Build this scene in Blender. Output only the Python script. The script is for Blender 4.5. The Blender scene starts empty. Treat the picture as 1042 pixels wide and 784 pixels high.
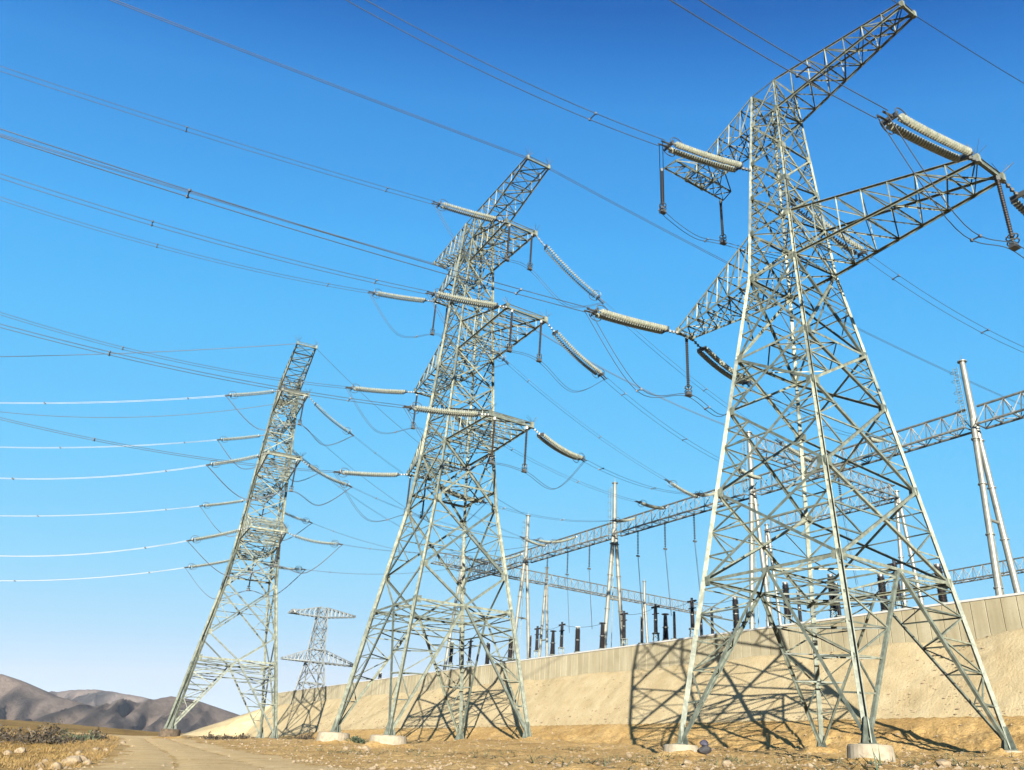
import bpy, bmesh, math, random
import numpy as np
from mathutils import Vector, Matrix

random.seed(7)
RNG = np.random.default_rng(7)
SC = bpy.context.scene
COL = SC.collection
RAD = math.radians

# ------------------------------------------------------------------ camera
F_PX, PITCH, ROLL, CX, CY = 816.74, RAD(25.594), RAD(3.009), 549.9, 392.0
PW, PH = 1042.0, 784.0
cp, sp, cr, sr = math.cos(PITCH), math.sin(PITCH), math.cos(ROLL), math.sin(ROLL)
cam = bpy.data.cameras.new('camera')
cam.sensor_width = 36.0
cam.lens = F_PX / PW * 36.0
cam.shift_x = -(CX - PW / 2) / PW
cam.clip_start = 0.2
cam.clip_end = 30000
cam_ob = bpy.data.objects.new('camera', cam)
COL.objects.link(cam_ob)
cam_ob.matrix_world = Matrix(((cr, -sr, 0, 0),
                              (-sr * sp, -cr * sp, -cp, 0),
                              (sr * cp, cr * cp, -sp, 0),
                              (0, 0, 0, 1)))
SC.camera = cam_ob

# ------------------------------------------------------------------ light
SUN_EL, SUN_AZ = 11.8, 179.4          # elevation, compass bearing of the sun from +Y
world = bpy.data.worlds.new('World')
SC.world = world
world.use_nodes = True
wt = world.node_tree
sky = wt.nodes.new('ShaderNodeTexSky')
sky.sky_type = 'NISHITA'
sky.sun_disc = False
sky.sun_elevation = RAD(SUN_EL)
sky.sun_rotation = RAD(SUN_AZ)
sky.altitude = 1500
sky.air_density = 1.0
sky.dust_density = 0.3
sky.ozone_density = 2.0
EXPOSURE = 2.25
# grade of the clear dry-air sky: the Sky Texture's own brightness picks the depth of blue
_sep = wt.nodes.new('ShaderNodeSeparateColor'); wt.links.new(sky.outputs[0], _sep.inputs[0])
_mr = wt.nodes.new('ShaderNodeMapRange'); _mr.inputs['From Max'].default_value = SKY_SPAN = 7.0
wt.links.new(_sep.outputs[1], _mr.inputs['Value'])
_cr = wt.nodes.new('ShaderNodeValToRGB'); _el = _cr.color_ramp.elements
SKY_STOPS = [(.128, (.016, .14, .50)), (.138, (.026, .205, .64)), (.152, (.046, .295, .765)), (.205, (.080, .44, .93)), (.26, (.112, .515, .96)), (.38, (.17, .60, .975)), (.58, (.29, .675, .96)), (.80, (.44, .715, .93)), (1.0, (.62, .765, .91))]
while len(_el) < len(SKY_STOPS): _el.new(.5)
for _i, (_p, _c) in enumerate(SKY_STOPS): _el[_i].position = _p; _el[_i].color = (*_c, 1)
wt.links.new(_mr.outputs[0], _cr.inputs[0])
_sc = wt.nodes.new('ShaderNodeVectorMath'); _sc.operation = 'SCALE'; _sc.inputs['Scale'].default_value = 1 / (.15 * 2 ** EXPOSURE)
wt.links.new(_cr.outputs[0], _sc.inputs[0]); wt.links.new(_sc.outputs[0], wt.nodes['Background'].inputs[0])
wt.nodes['Background'].inputs[1].default_value = 0.15
sun = bpy.data.lights.new('sun', 'SUN')
sun.energy = 5.0
sun.angle = RAD(0.4)
sun.color = (1.0, 0.93, 0.82)
sun_ob = bpy.data.objects.new('sun', sun)
COL.objects.link(sun_ob)
_a, _e = RAD(SUN_AZ), RAD(SUN_EL)
to_sun = Vector((math.sin(_a) * math.cos(_e), math.cos(_a) * math.cos(_e), math.sin(_e)))
sun_ob.rotation_euler = to_sun.to_track_quat('Z', 'Y').to_euler()
sun_ob.location = to_sun * 300
SC.view_settings.view_transform = 'Standard'
SC.view_settings.look = 'None'
SC.view_settings.exposure = EXPOSURE
SC.view_settings.gamma = 1.0
SC.cycles.max_bounces = 5

# ------------------------------------------------------------------ helpers
def ray(x, y):
    a, b = (x - CX) / F_PX, (CY - y) / F_PX
    r, u = a * cr - b * sr, a * sr + b * cr
    return np.array([r, cp - u * sp, sp + u * cp])

def at_depth(x, y, Y):
    d = ray(x, y); return d * (Y / d[1])

def at_height(x, y, z):
    d = ray(x, y); return d * (z / d[2])

def unit(v):
    v = np.asarray(v, float); return v / max(1e-9, np.linalg.norm(v))

class MB:
    """collects polygons of one mesh"""
    def __init__(s): s.v, s.f, s.n = [], [], 0
    def add(s, verts, faces):
        s.v.append(np.asarray(verts, float)); n = s.n
        s.f.extend([tuple(i + n for i in f) for f in faces]); s.n += len(verts)
    def frame(s, p, q, ref):
        p, q = np.asarray(p, float), np.asarray(q, float); d = unit(q - p)
        ref = np.asarray(ref, float)
        if abs(d @ unit(ref)) > .97: ref = np.array([1., 0, 0]) if abs(d[0]) < .9 else np.array([0, 1., 0])
        e1 = unit(np.cross(d, ref)); e2 = np.cross(d, e1)
        return p, q, e1, e2
    def prof(s, p, q, poly, ref=(0, 0, 1), cap=True, poly2=None):
        p, q, e1, e2 = s.frame(p, q, ref); n = len(poly); poly2 = poly2 or poly
        V = [p + e1 * a + e2 * b for a, b in poly] + [q + e1 * a + e2 * b for a, b in poly2]
        fs = [(i, (i + 1) % n, n + (i + 1) % n, n + i) for i in range(n)]
        if cap: fs += [tuple(range(n))[::-1], tuple(range(n, 2 * n))]
        s.add(V, fs)
    def bar(s, p, q, w, h=None, ref=(0, 0, 1)):
        h = h or w; a, b = w / 2, h / 2
        s.prof(p, q, [(-a, -b), (a, -b), (a, b), (-a, b)], ref)
    def angle(s, p, q, w, ref=(0, 0, 1), t=None):
        t = t or w * .16; o = -w * .35
        s.prof(p, q, [(o, o), (o + w, o), (o + w, o + t), (o + t, o + t), (o + t, o + w), (o, o + w)], ref)
    def tube(s, p, q, r, n=8, r2=None):
        r2 = r if r2 is None else r2
        c = [(math.cos(2 * math.pi * i / n), math.sin(2 * math.pi * i / n)) for i in range(n)]
        s.prof(p, q, [(r * x, r * y) for x, y in c], (0.01, 0.02, 1), True, [(r2 * x, r2 * y) for x, y in c])
    def path(s, pts, r, n=5, closed=False):
        pts = [np.asarray(a, float) for a in pts]; m = len(pts); V = []
        prev = None
        for i in range(m):
            if closed: d = pts[(i + 1) % m] - pts[i - 1]
            else: d = pts[min(i + 1, m - 1)] - pts[max(i - 1, 0)]
            d = unit(d)
            if prev is None:
                ref = np.array([0, 0, 1.]) if abs(d[2]) < .9 else np.array([1., 0, 0])
                e1 = unit(np.cross(d, ref))
            else: e1 = unit(prev - d * (prev @ d))
            prev = e1; e2 = np.cross(d, e1)
            for k in range(n):
                a = 2 * math.pi * k / n; V.append(pts[i] + e1 * (r * math.cos(a)) + e2 * (r * math.sin(a)))
        fs = []
        for i in range(m if closed else m - 1):
            j = (i + 1) % m
            for k in range(n): fs.append((i * n + k, i * n + (k + 1) % n, j * n + (k + 1) % n, j * n + k))
        s.add(V, fs)
    def lathe(s, axis0, axis1, prof, n=12, cap=True):
        """prof: list of (t, r), t along the axis in metres"""
        p, q, e1, e2 = s.frame(axis0, axis1, (0.013, 0.02, 1)); d = unit(q - p)
        s.lathe_path(lambda t: (p + d * t, e1, e2), prof, n, cap)
    def lathe_path(s, fr, prof, n=12, cap=True):
        V, fs = [], []
        for t, r in prof:
            c, e1, e2 = fr(t)
            for k in range(n):
                a = 2 * math.pi * k / n; V.append(c + e1 * (r * math.cos(a)) + e2 * (r * math.sin(a)))
        for i in range(len(prof) - 1):
            for k in range(n): fs.append((i * n + k, i * n + (k + 1) % n, (i + 1) * n + (k + 1) % n, (i + 1) * n + k))
        if cap: fs += [tuple(range(n))[::-1], tuple(range((len(prof) - 1) * n, len(prof) * n))]
        s.add(V, fs)
    def box(s, c, size, rz=0.0, taper=1.0):
        c = np.asarray(c, float); a, b, h = [x / 2 for x in size]; V = []
        for z, k in ((-h, 1.0), (h, taper)):
            for x, y in ((-a, -b), (a, -b), (a, b), (-a, b)):
                x, y = x * k, y * k
                V.append(c + np.array([x * math.cos(rz) - y * math.sin(rz), x * math.sin(rz) + y * math.cos(rz), z]))
        s.add(V, [(3, 2, 1, 0), (4, 5, 6, 7), (0, 1, 5, 4), (1, 2, 6, 5), (2, 3, 7, 6), (3, 0, 4, 7)])
    def build(s, name, mat, parent=None, smooth=False):
        me = bpy.data.meshes.new(name)
        V = np.concatenate(s.v) if s.v else np.zeros((0, 3))
        off = np.zeros(3)
        if parent is not None: off = np.array(root_loc(parent))
        me.from_pydata((V - off).tolist(), [], s.f)
        if smooth: me.polygons.foreach_set('use_smooth', [True] * len(me.polygons))
        me.materials.append(mat); me.update()
        o = bpy.data.objects.new(name, me); COL.objects.link(o)
        if parent is not None: o.parent = parent
        return o

def root_loc(o):
    v = Vector((0, 0, 0))
    while o is not None: v += Vector(o.location); o = o.parent
    return v

def thing(name, loc, label, cat, group=None):
    o = bpy.data.objects.new(name, None); o.empty_display_size = .5
    o.location = tuple(float(a) for a in loc); COL.objects.link(o)
    o['label'] = label; o['category'] = cat
    if group: o['group'] = group
    return o

def tag(o, label, cat, group=None, kind=None):
    if label: o['label'] = label
    if cat: o['category'] = cat
    if group: o['group'] = group
    if kind: o['kind'] = kind
    return o

def single(mb, name, mat, label, cat, group=None, smooth=False):
    """one-mesh thing whose origin sits at its first vertex"""
    o = mb.build(name, mat, None, smooth)
    co = np.concatenate(mb.v).mean(0)
    o.data.transform(Matrix.Translation(-Vector(co))); o.location = co
    return tag(o, label, cat, group)

# ------------------------------------------------------------------ materials
def new_mat(name):
    m = bpy.data.materials.new(name); m.use_nodes = True
    return m, m.node_tree, m.node_tree.nodes['Principled BSDF']

def N(t, kind, **kw):
    n = t.nodes.new(kind)
    for k, v in kw.items(): setattr(n, k, v)
    return n

def ramp(t, fac, stops):
    r = N(t, 'ShaderNodeValToRGB'); e = r.color_ramp.elements
    while len(e) < len(stops): e.new(.5)
    for i, (p, c) in enumerate(stops): e[i].position = p; e[i].color = (*c, 1)
    t.links.new(fac, r.inputs[0]); return r.outputs[0]

def noise(t, scale, detail=5, rough=.55, vec=None, dist=0.0):
    n = N(t, 'ShaderNodeTexNoise'); n.inputs['Scale'].default_value = scale
    n.inputs['Detail'].default_value = detail; n.inputs['Roughness'].default_value = rough
    n.inputs['Distortion'].default_value = dist
    if vec is None: vec = N(t, 'ShaderNodeNewGeometry').outputs['Position']
    t.links.new(vec, n.inputs['Vector']); return n.outputs['Fac']

def bump(t, b, h, strength, distance):
    n = N(t, 'ShaderNodeBump'); n.inputs['Strength'].default_value = strength
    n.inputs['Distance'].default_value = distance
    t.links.new(h, n.inputs['Height']); t.links.new(n.outputs[0], b.inputs['Normal'])

def mix(t, a, b, fac, mode='MIX'):
    n = N(t, 'ShaderNodeMix', data_type='RGBA', blend_type=mode)
    if isinstance(fac, (int, float)): n.inputs[0].default_value = fac
    else: t.links.new(fac, n.inputs[0])
    for i, v in ((6, a), (7, b)):
        if isinstance(v, tuple): n.inputs[i].default_value = (*v, 1)
        else: t.links.new(v, n.inputs[i])
    return n.outputs[2]

ALB = .60
def base_link(t, b, out): t.links.new(mix(t, out, (.73, .73, .73), 1.0, 'MULTIPLY'), b.inputs['Base Color'])

def simple(name, stops, scale, rough=.6, metal=0.0, bmp=None, spec=.5):
    m, t, b = new_mat(name)
    f = noise(t, scale)
    stops = [(p_, tuple(ALB * q for q in c_)) for p_, c_ in stops]
    t.links.new(ramp(t, f, stops), b.inputs['Base Color'])
    b.inputs['Roughness'].default_value = rough; b.inputs['Metallic'].default_value = metal
    b.inputs['Specular IOR Level'].default_value = spec
    if bmp: bump(t, b, noise(t, bmp[0]), bmp[1], bmp[2])
    return m

def steel_mat(name, a, b_, c_, rough=.6):
    m, t, b = new_mat(name); g = N(t, 'ShaderNodeNewGeometry')
    isl = g.outputs['Random Per Island']
    base = ramp(t, isl, [(.0, a), (.45, b_), (1.0, c_)])
    dull = ramp(t, noise(t, 1.7, 6, .65), [(.42, (.55, .56, .55)), (.62, (1, 1, 1))])
    c = mix(t, base, dull, 1.0, 'MULTIPLY')
    rust = ramp(t, noise(t, 3.1, 6, .7), [(.66, (0, 0, 0)), (.76, (.5, .5, .5))])
    base_link(t, b, mix(t, c, (.085, .05, .03), rust))
    b.inputs['Roughness'].default_value = rough; b.inputs['Metallic'].default_value = .1; b.inputs['Specular IOR Level'].default_value = .3
    return m
STEEL = steel_mat('galvanised_steel', (.072, .090, .077), (.126, .145, .116), (.222, .232, .17))
GANTRY = steel_mat('gantry_steel', (.06, .065, .06), (.10, .105, .095), (.17, .17, .15))
STEEL_FAR = simple('weathered_steel', [(.3, (.13, .15, .15)), (.7, (.19, .205, .20))], .4, .6, .2)
PIPE = simple('painted_steel_pipe', [(.35, (.13, .135, .115)), (.65, (.185, .185, .15))], .9, .45, .1)
PORC = simple('pale_glazed_porcelain', [(.3, (.17, .19, .15)), (.7, (.33, .335, .265))], 2.6, .22)
RUBBER = simple('dark_silicone', [(.3, (.010, .008, .008)), (.7, (.02, .015, .014))], 6, .6, 0, None, .25)
FITTING = simple('forged_fitting', [(.3, (.06, .065, .06)), (.7, (.12, .12, .11))], 4, .45, .5)
WIRE = simple('aluminium_wire', [(.3, (.045, .055, .07)), (.7, (.075, .085, .10))], .5, .5, .3)
DARKWIRE = simple('dull_aluminium_wire', [(.3, (.03, .04, .055)), (.7, (.055, .065, .08))], .5, .55, .3)
BRIGHTWIRE = simple('bright_aluminium_wire', [(.3, (.30, .31, .32)), (.7, (.38, .38, .38))], .5, .5, .1)
CONC = simple('cast_concrete', [(.3, (.20, .165, .11)), (.52, (.26, .225, .16)), (.75, (.31, .28, .21))], 2.5, .9, 0, (14, .5, .03))
COPING = simple('pale_coping', [(.3, (.36, .36, .34)), (.7, (.43, .43, .41))], 2, .8)
BUSH = simple('dark_shrub_leaves', [(.3, (.022, .017, .010)), (.7, (.075, .055, .028))], 2, .8)
WEED = simple('weed_stems', [(.3, (.02, .045, .018)), (.5, (.05, .075, .035)), (.7, (.16, .135, .07))], .8, .8)
ROCK = simple('pale_rock', [(.3, (.17, .12, .065)), (.7, (.30, .235, .15))], 3, .95, 0, (9, .7, .05))

def wall_mat():
    m, t, b = new_mat('precast_panels')
    big = noise(t, .25, 3); fine = noise(t, 5, 6)
    isl = N(t, 'ShaderNodeNewGeometry').outputs['Random Per Island']
    c = ramp(t, isl, [(.0, (.250, .224, .148)), (.5, (.265, .238, .158)), (1.0, (.280, .253, .171))])
    c = mix(t, c, ramp(t, big, [(.35, (.80, .78, .74)), (.65, (1, 1, 1))]), 1.0, 'MULTIPLY')
    mp = N(t, 'ShaderNodeMapping'); mp.inputs['Scale'].default_value = (1.1, 1.1, .10)
    t.links.new(N(t, 'ShaderNodeNewGeometry').outputs['Position'], mp.inputs[0])
    c = mix(t, c, ramp(t, noise(t, 1.0, 5, .65, mp.outputs[0]), [(.38, (.84, .82, .76)), (.58, (1, 1, 1))]), 1.0, 'MULTIPLY')
    c = mix(t, c, (.13, .11, .07), ramp(t, fine, [(.55, (0, 0, 0)), (.75, (.45, .45, .45))]))
    base_link(t, b, c)
    b.inputs['Roughness'].default_value = .92
    bump(t, b, fine, .3, .03)
    return m
WALLM = wall_mat()

def soil_mat(name, lo, mid, hi, scale, bs, bd, streak=None):
    m, t, b = new_mat(name)
    lo, mid, hi = [tuple(ALB * q for q in c_) for c_ in (lo, mid, hi)]
    big = noise(t, scale, 8, .62, dist=.4)
    c = ramp(t, big, [(.3, lo), (.5, mid), (.7, hi)])
    grain = noise(t, scale * 22, 6, .75)
    c = mix(t, c, tuple(q * .55 for q in lo), ramp(t, grain, [(.50, (0, 0, 0)), (.70, (.62, .62, .62))]))
    pit_shade = noise(t, scale * 3.4, 5, .8)
    c = mix(t, c, tuple(q * .38 for q in lo), ramp(t, pit_shade, [(.645, (0, 0, 0)), (.70, (.75, .75, .75))]))  # dark specks painted as shade in small pits, in place of relief shading
    if streak is not None:
        mp = N(t, 'ShaderNodeMapping'); mp.inputs['Rotation'].default_value = streak
        mp.inputs['Scale'].default_value = (.05, 1.2, .05)
        g = N(t, 'ShaderNodeNewGeometry'); t.links.new(g.outputs['Position'], mp.inputs[0])
        s_ = noise(t, 1.0, 5, .6, mp.outputs[0])
        c = mix(t, c, lo, ramp(t, s_, [(.52, (0, 0, 0)), (.75, (.5, .5, .5))]))
    t.links.new(c, b.inputs['Base Color'])
    b.inputs['Roughness'].default_value = 1.0; b.inputs['Specular IOR Level'].default_value = .1
    bump(t, b, noise(t, scale * 9, 8, .7), bs, bd)
    return m

EMB = soil_mat('raked_sand', (.335, .265, .145), (.395, .32, .185), (.445, .375, .228), .42, .9, .10)

def ground_mat():
    m, t, b = new_mat('dry_earth')
    at = N(t, 'ShaderNodeAttribute', attribute_name='grassiness')
    big = noise(t, .22, 8, .62, dist=.6)
    soil = ramp(t, big, [(.28, (.27, .165, .056)), (.48, (.40, .26, .095)), (.7, (.50, .345, .145))])
    speck = noise(t, 2.6, 6, .75)
    soil = mix(t, soil, (.13, .07, .026), ramp(t, speck, [(.50, (0, 0, 0)), (.68, (.85, .85, .85))]))
    soil = mix(t, soil, (.60, .43, .22), ramp(t, noise(t, 6.5, 5, .7), [(.58, (0, 0, 0)), (.70, (.6, .6, .6))]))
    g1 = noise(t, .06, 8, .65, dist=.8)
    grass = ramp(t, g1, [(.3, (.12, .066, .014)), (.5, (.25, .145, .032)), (.7, (.36, .235, .065))])
    grass = mix(t, grass, (.09, .06, .018), ramp(t, noise(t, .9, 8, .75), [(.5, (0, 0, 0)), (.68, (.8, .8, .8))]))
    base_link(t, b, mix(t, soil, grass, at.outputs['Fac']))
    b.inputs['Roughness'].default_value = 1.0; b.inputs['Specular IOR Level'].default_value = .1
    bump(t, b, noise(t, 3.0, 9, .72), .9, .25)
    return m
GROUND = ground_mat()
ROADM = soil_mat('packed_dirt', (.50, .335, .14), (.61, .43, .20), (.67, .50, .265), .3, .7, .10)
PLATM = soil_mat('platform_gravel', (.22, .19, .15), (.30, .265, .21), (.36, .32, .26), .8, .5, .05)

def mountain_mat(name, a, b_, c_):
    m, t, b = new_mat(name)
    n1 = noise(t, .004, 10, .7, dist=.5)
    gl = N(t, 'ShaderNodeAttribute', attribute_name='gully_shade')
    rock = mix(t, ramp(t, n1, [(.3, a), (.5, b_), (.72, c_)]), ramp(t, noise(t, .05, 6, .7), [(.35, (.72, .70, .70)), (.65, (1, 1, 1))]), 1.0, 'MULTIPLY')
    base_link(t, b, mix(t, rock, (.028, .026, .026), gl.outputs['Fac']))  # crease shade painted into the rock colour, as frontal sun flattens the relief
    b.inputs['Roughness'].default_value = 1.0; b.inputs['Specular IOR Level'].default_value = .05
    bump(t, b, noise(t, .02, 8, .7), .8, 12)
    return m
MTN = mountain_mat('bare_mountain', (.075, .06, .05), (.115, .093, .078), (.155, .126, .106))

# ------------------------------------------------------------------ value noise for the terrain
def vnoise(x, y, seed=0):
    xi, yi = np.floor(x).astype(np.int64), np.floor(y).astype(np.int64); fx, fy = x - xi, y - yi
    fx, fy = fx * fx * (3 - 2 * fx), fy * fy * (3 - 2 * fy)
    def h(a, b):
        n = (a * 374761393 + b * 668265263 + seed * 1442695041) & 0x7fffffff
        n = ((n ^ (n >> 13)) * 1274126177) & 0x7fffffff
        return ((n ^ (n >> 16)) & 0xffff) / 65535.0
    return (h(xi, yi) * (1 - fx) * (1 - fy) + h(xi + 1, yi) * fx * (1 - fy) + h(xi, yi + 1) * (1 - fx) * fy + h(xi + 1, yi + 1) * fx * fy) * 2 - 1

def fbm(x, y, oct=4, seed=0, gain=.5):
    s, a = 0, 1.0
    for i in range(oct): s = s + a * vnoise(x * 2 ** i, y * 2 ** i, seed + i); a *= gain
    return s

# ------------------------------------------------------------------ setting: levels along the retaining wall
ZW, ZB, ZT = 17.0, 13.7, 5.95                         # coping, foot of wall, toe of slope (eye level is 0)
W0 = np.array([34.5, 92.1]); WD = unit([-.548, .8365]); WN = np.array([-WD[1], WD[0]])   # WN: towards the road
if WN @ W0 > 0: WN = -WN
RUN, S_LO, S_HI = 6.8, -140.0, 200.5
def wall_pt(s, t, z): p = W0 + WD * s + WN * t; return np.array([p[0], p[1], z])
def wall_st(x, y): return (x - W0[0]) * WD[0] + (y - W0[1]) * WD[1], (x - W0[0]) * WN[0] + (y - W0[1]) * WN[1]
def smoothstep(a, b, x): t = np.clip((x - a) / (b - a), 0, 1); return t * t * (3 - 2 * t)
def toe_z(s): return ZT - 1.9 * smoothstep(110, 205, s)

CTRL = [  # photo column, photo row, depth: where the bare ground was read
    (-60, 784, 30), (0, 784, 30), (150, 786, 30), (300, 786, 30), (450, 785, 30), (600, 785, 30), (750, 785, 30), (900, 786, 30), (1042, 786, 30),
    (885, 779.5, 51), (691, 770.5, 65), (1030, 768, 61), (838, 765.5, 74), (600, 773, 70), (790, 775, 58), (960, 776, 54), (1042, 775, 53),
    (395, 761, 101), (335, 757.5, 118), (537, 754, 111.5), (468, 755, 128), (620, 760, 95), (420, 766, 85), (300, 766, 85), (540, 768, 82),
    (178, 751.5, 156), (281, 752.5, 163), (267, 752, 180), (195, 750.5, 173), (220, 753, 150), (240, 759, 110),
    (150, 751, 170), (140, 749.5, 230), (200, 749.5, 230), (250, 750.5, 240),
    (0, 771, 55), (60, 773, 55), (120, 768, 62), (0, 763, 85), (60, 763.5, 85), (110, 760, 90),
    (0, 750, 180), (60, 751, 170), (100, 752, 150), (0, 742, 330), (60, 743, 330), (120, 747, 330), (-80, 738, 330), (-80, 750, 180), (-80, 764, 80),
    (0, 733, 620), (50, 736, 620), (100, 741, 620), (150, 746.5, 620), (200, 749, 500), (260, 750, 500), (-80, 726, 620),
    (0, 738, 1500), (150, 748, 1500), (300, 755, 1500), (-100, 730, 1500),
    (420, 760, 400), (600, 770, 400), (850, 785, 400), (1100, 800, 400), (420, 768, 1500), (800, 790, 1500), (1100, 815, 1500), (1150, 778, 60), (1150, 790, 30)]
def _polar(x, y): return np.arctan2(x, y), np.log(np.hypot(x, y))
_c = np.array([at_depth(*c) for c in CTRL]); _th, _lr = _polar(_c[:, 0], _c[:, 1]); _e = _c[:, 2] / np.hypot(_c[:, 0], _c[:, 1])
_P = np.stack([_th * 2.2, _lr], 1)
def _U(r2): return np.where(r2 > 1e-12, r2 * np.log(np.maximum(r2, 1e-12)), 0)
_n = len(_P); _Km = _U(((_P[:, None] - _P[None]) ** 2).sum(-1)) + np.eye(_n) * .02
_A = np.zeros((_n + 3, _n + 3)); _A[:_n, :_n] = _Km; _A[:_n, _n] = 1; _A[:_n, _n + 1:] = _P; _A[_n:, :_n] = _A[:_n, _n:].T
_w = np.linalg.solve(_A, np.concatenate([_e, np.zeros(3)]))

ROAD_PX = [(235, 800, 0), (232, 784, 0), (205, 770, 0), (178, 760, 0), (163, 754, 0), (152, 750.5, 0)]
def base_z(x, y):
    x, y = np.asarray(x, float), np.asarray(y, float); sh = x.shape; x, y = x.ravel(), y.ravel()
    r = np.hypot(x, y); th = np.arctan2(x, y); tc = np.clip(th, -.66, .62); rc = np.clip(r, 28, 1700)
    q = np.stack([tc * 2.2, np.log(rc)], 1); e = np.empty(len(q))
    for i in range(0, len(q), 20000):
        qq = q[i:i + 20000]; e[i:i + 20000] = _U(((qq[:, None] - _P[None]) ** 2).sum(-1)) @ _w[:_n] + _w[_n] + qq @ _w[_n + 1:]
    z = e * rc
    z = -1.6 + (z + 1.6) * smoothstep(3, 28, r)
    back = smoothstep(1.3, 2.6, np.abs(th)); z = z * (1 - back) + back * (-1.8)
    # bank of loose soil below the slope
    s, t = wall_st(x, y); tz = toe_z(s)
    bank = tz - np.maximum(0, t - RUN) * .42
    on = smoothstep(205, 196, s) * smoothstep(S_LO - 10, S_LO + 5, s)
    bank = np.where(t < RUN, np.minimum(tz, 1e3), bank)
    zz = np.maximum(z, z + (bank - z) * on)
    inside = smoothstep(RUN + .2, RUN - 2.5, t) * on
    zz = zz - inside * 1.2
    return zz.reshape(sh)

def road_line():
    pts = []
    for x, y, _ in ROAD_PX:
        d = ray(x, y); lo = None
        for k in np.geomspace(10, 400, 1500):
            P = d * k / d[1]
            if base_z(P[0], P[1]) >= P[2]: lo = P; break
        if lo is not None: pts.append(lo[:2])
    return pts
_rp = road_line()
_rp = [np.array([-4.0, -60.0]), np.array([-7.0, 0.0])] + [p for p in _rp if p[1] > 18]
_last, _dir = _rp[-1], unit(_rp[-1] - _rp[-2])
_rp += [_last + _dir * 60 + np.array([-4, 0]), _last + _dir * 130 + np.array([-18, 0])]
def catmull(P, n=14):
    out = []
    for i in range(len(P) - 1):
        a, b, c, d = P[max(i - 1, 0)], P[i], P[i + 1], P[min(i + 2, len(P) - 1)]
        for k in range(n):
            t = k / n
            out.append(.5 * (2 * b + (c - a) * t + (2 * a - 5 * b + 4 * c - d) * t * t + (3 * b - 3 * c + d - a) * t ** 3))
    out.append(P[-1]); return np.array(out)
ROADC = catmull(_rp); ROADW = 5.2
def road_dist(x, y):
    x, y = np.asarray(x, float), np.asarray(y, float); best = np.full(x.shape, 1e9)
    for a, b in zip(ROADC[:-1], ROADC[1:]):
        d = b - a; L = d @ d; t = np.clip(((x - a[0]) * d[0] + (y - a[1]) * d[1]) / L, 0, 1)
        best = np.minimum(best, np.hypot(x - a[0] - d[0] * t, y - a[1] - d[1] * t))
    return best

def rough(x, y):
    """clods and ruts of the bare soil"""
    s, t = wall_st(x, y)
    near_bank = smoothstep(RUN - 1, RUN + 1, t) * smoothstep(RUN + 16, RUN + 4, t)
    r = np.hypot(x, y)
    amp = .09 + .08 * near_bank
    z = fbm(x * .9, y * .9, 4, 3, .55) * amp + fbm(x * .18, y * .18, 2, 11) * .16
    z = z + fbm(x * 3.1, y * 3.1, 2, 61) * (.03 + .05 * near_bank)
    on = smoothstep(205, 196, s) * smoothstep(S_LO - 10, S_LO + 5, s)
    z = z * (1 - on * .8 * smoothstep(RUN + 4, RUN + .6, t))
    return z * smoothstep(8, 30, r)
MOUNDS = [(20.72, 51.96, 1.3), (11.9, 65.45, 1.3), (34.2, 60.8, .8), (25.45, 74.2, .8), (-25.22, 118.03, 2.1), (-15.39, 101.66, 2.1), (.86, 111.62, 1.0), (-8.94, 127.86, 1.0), (-62.28, 156.28, 1.7)]
def mounds(x, y):
    z = 0
    for a, b, r in MOUNDS:
        d = np.hypot(x - a, y - b); z = z + .42 * np.exp(-(np.maximum(d - r * .9, 0) / (.55 + r * .35)) ** 2) * (1 + .5 * vnoise(x * 1.1, y * 1.1, 40))
    return z
def ground_z(x, y):
    x, y = np.asarray(x, float), np.asarray(y, float)
    rd = road_dist(x, y)
    return base_z(x, y) + mounds(x, y) + rough(x, y) * smoothstep(ROADW * .75, ROADW * 1.6, rd) - .05 * smoothstep(ROADW * 1.05, ROADW * .7, rd)

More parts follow.
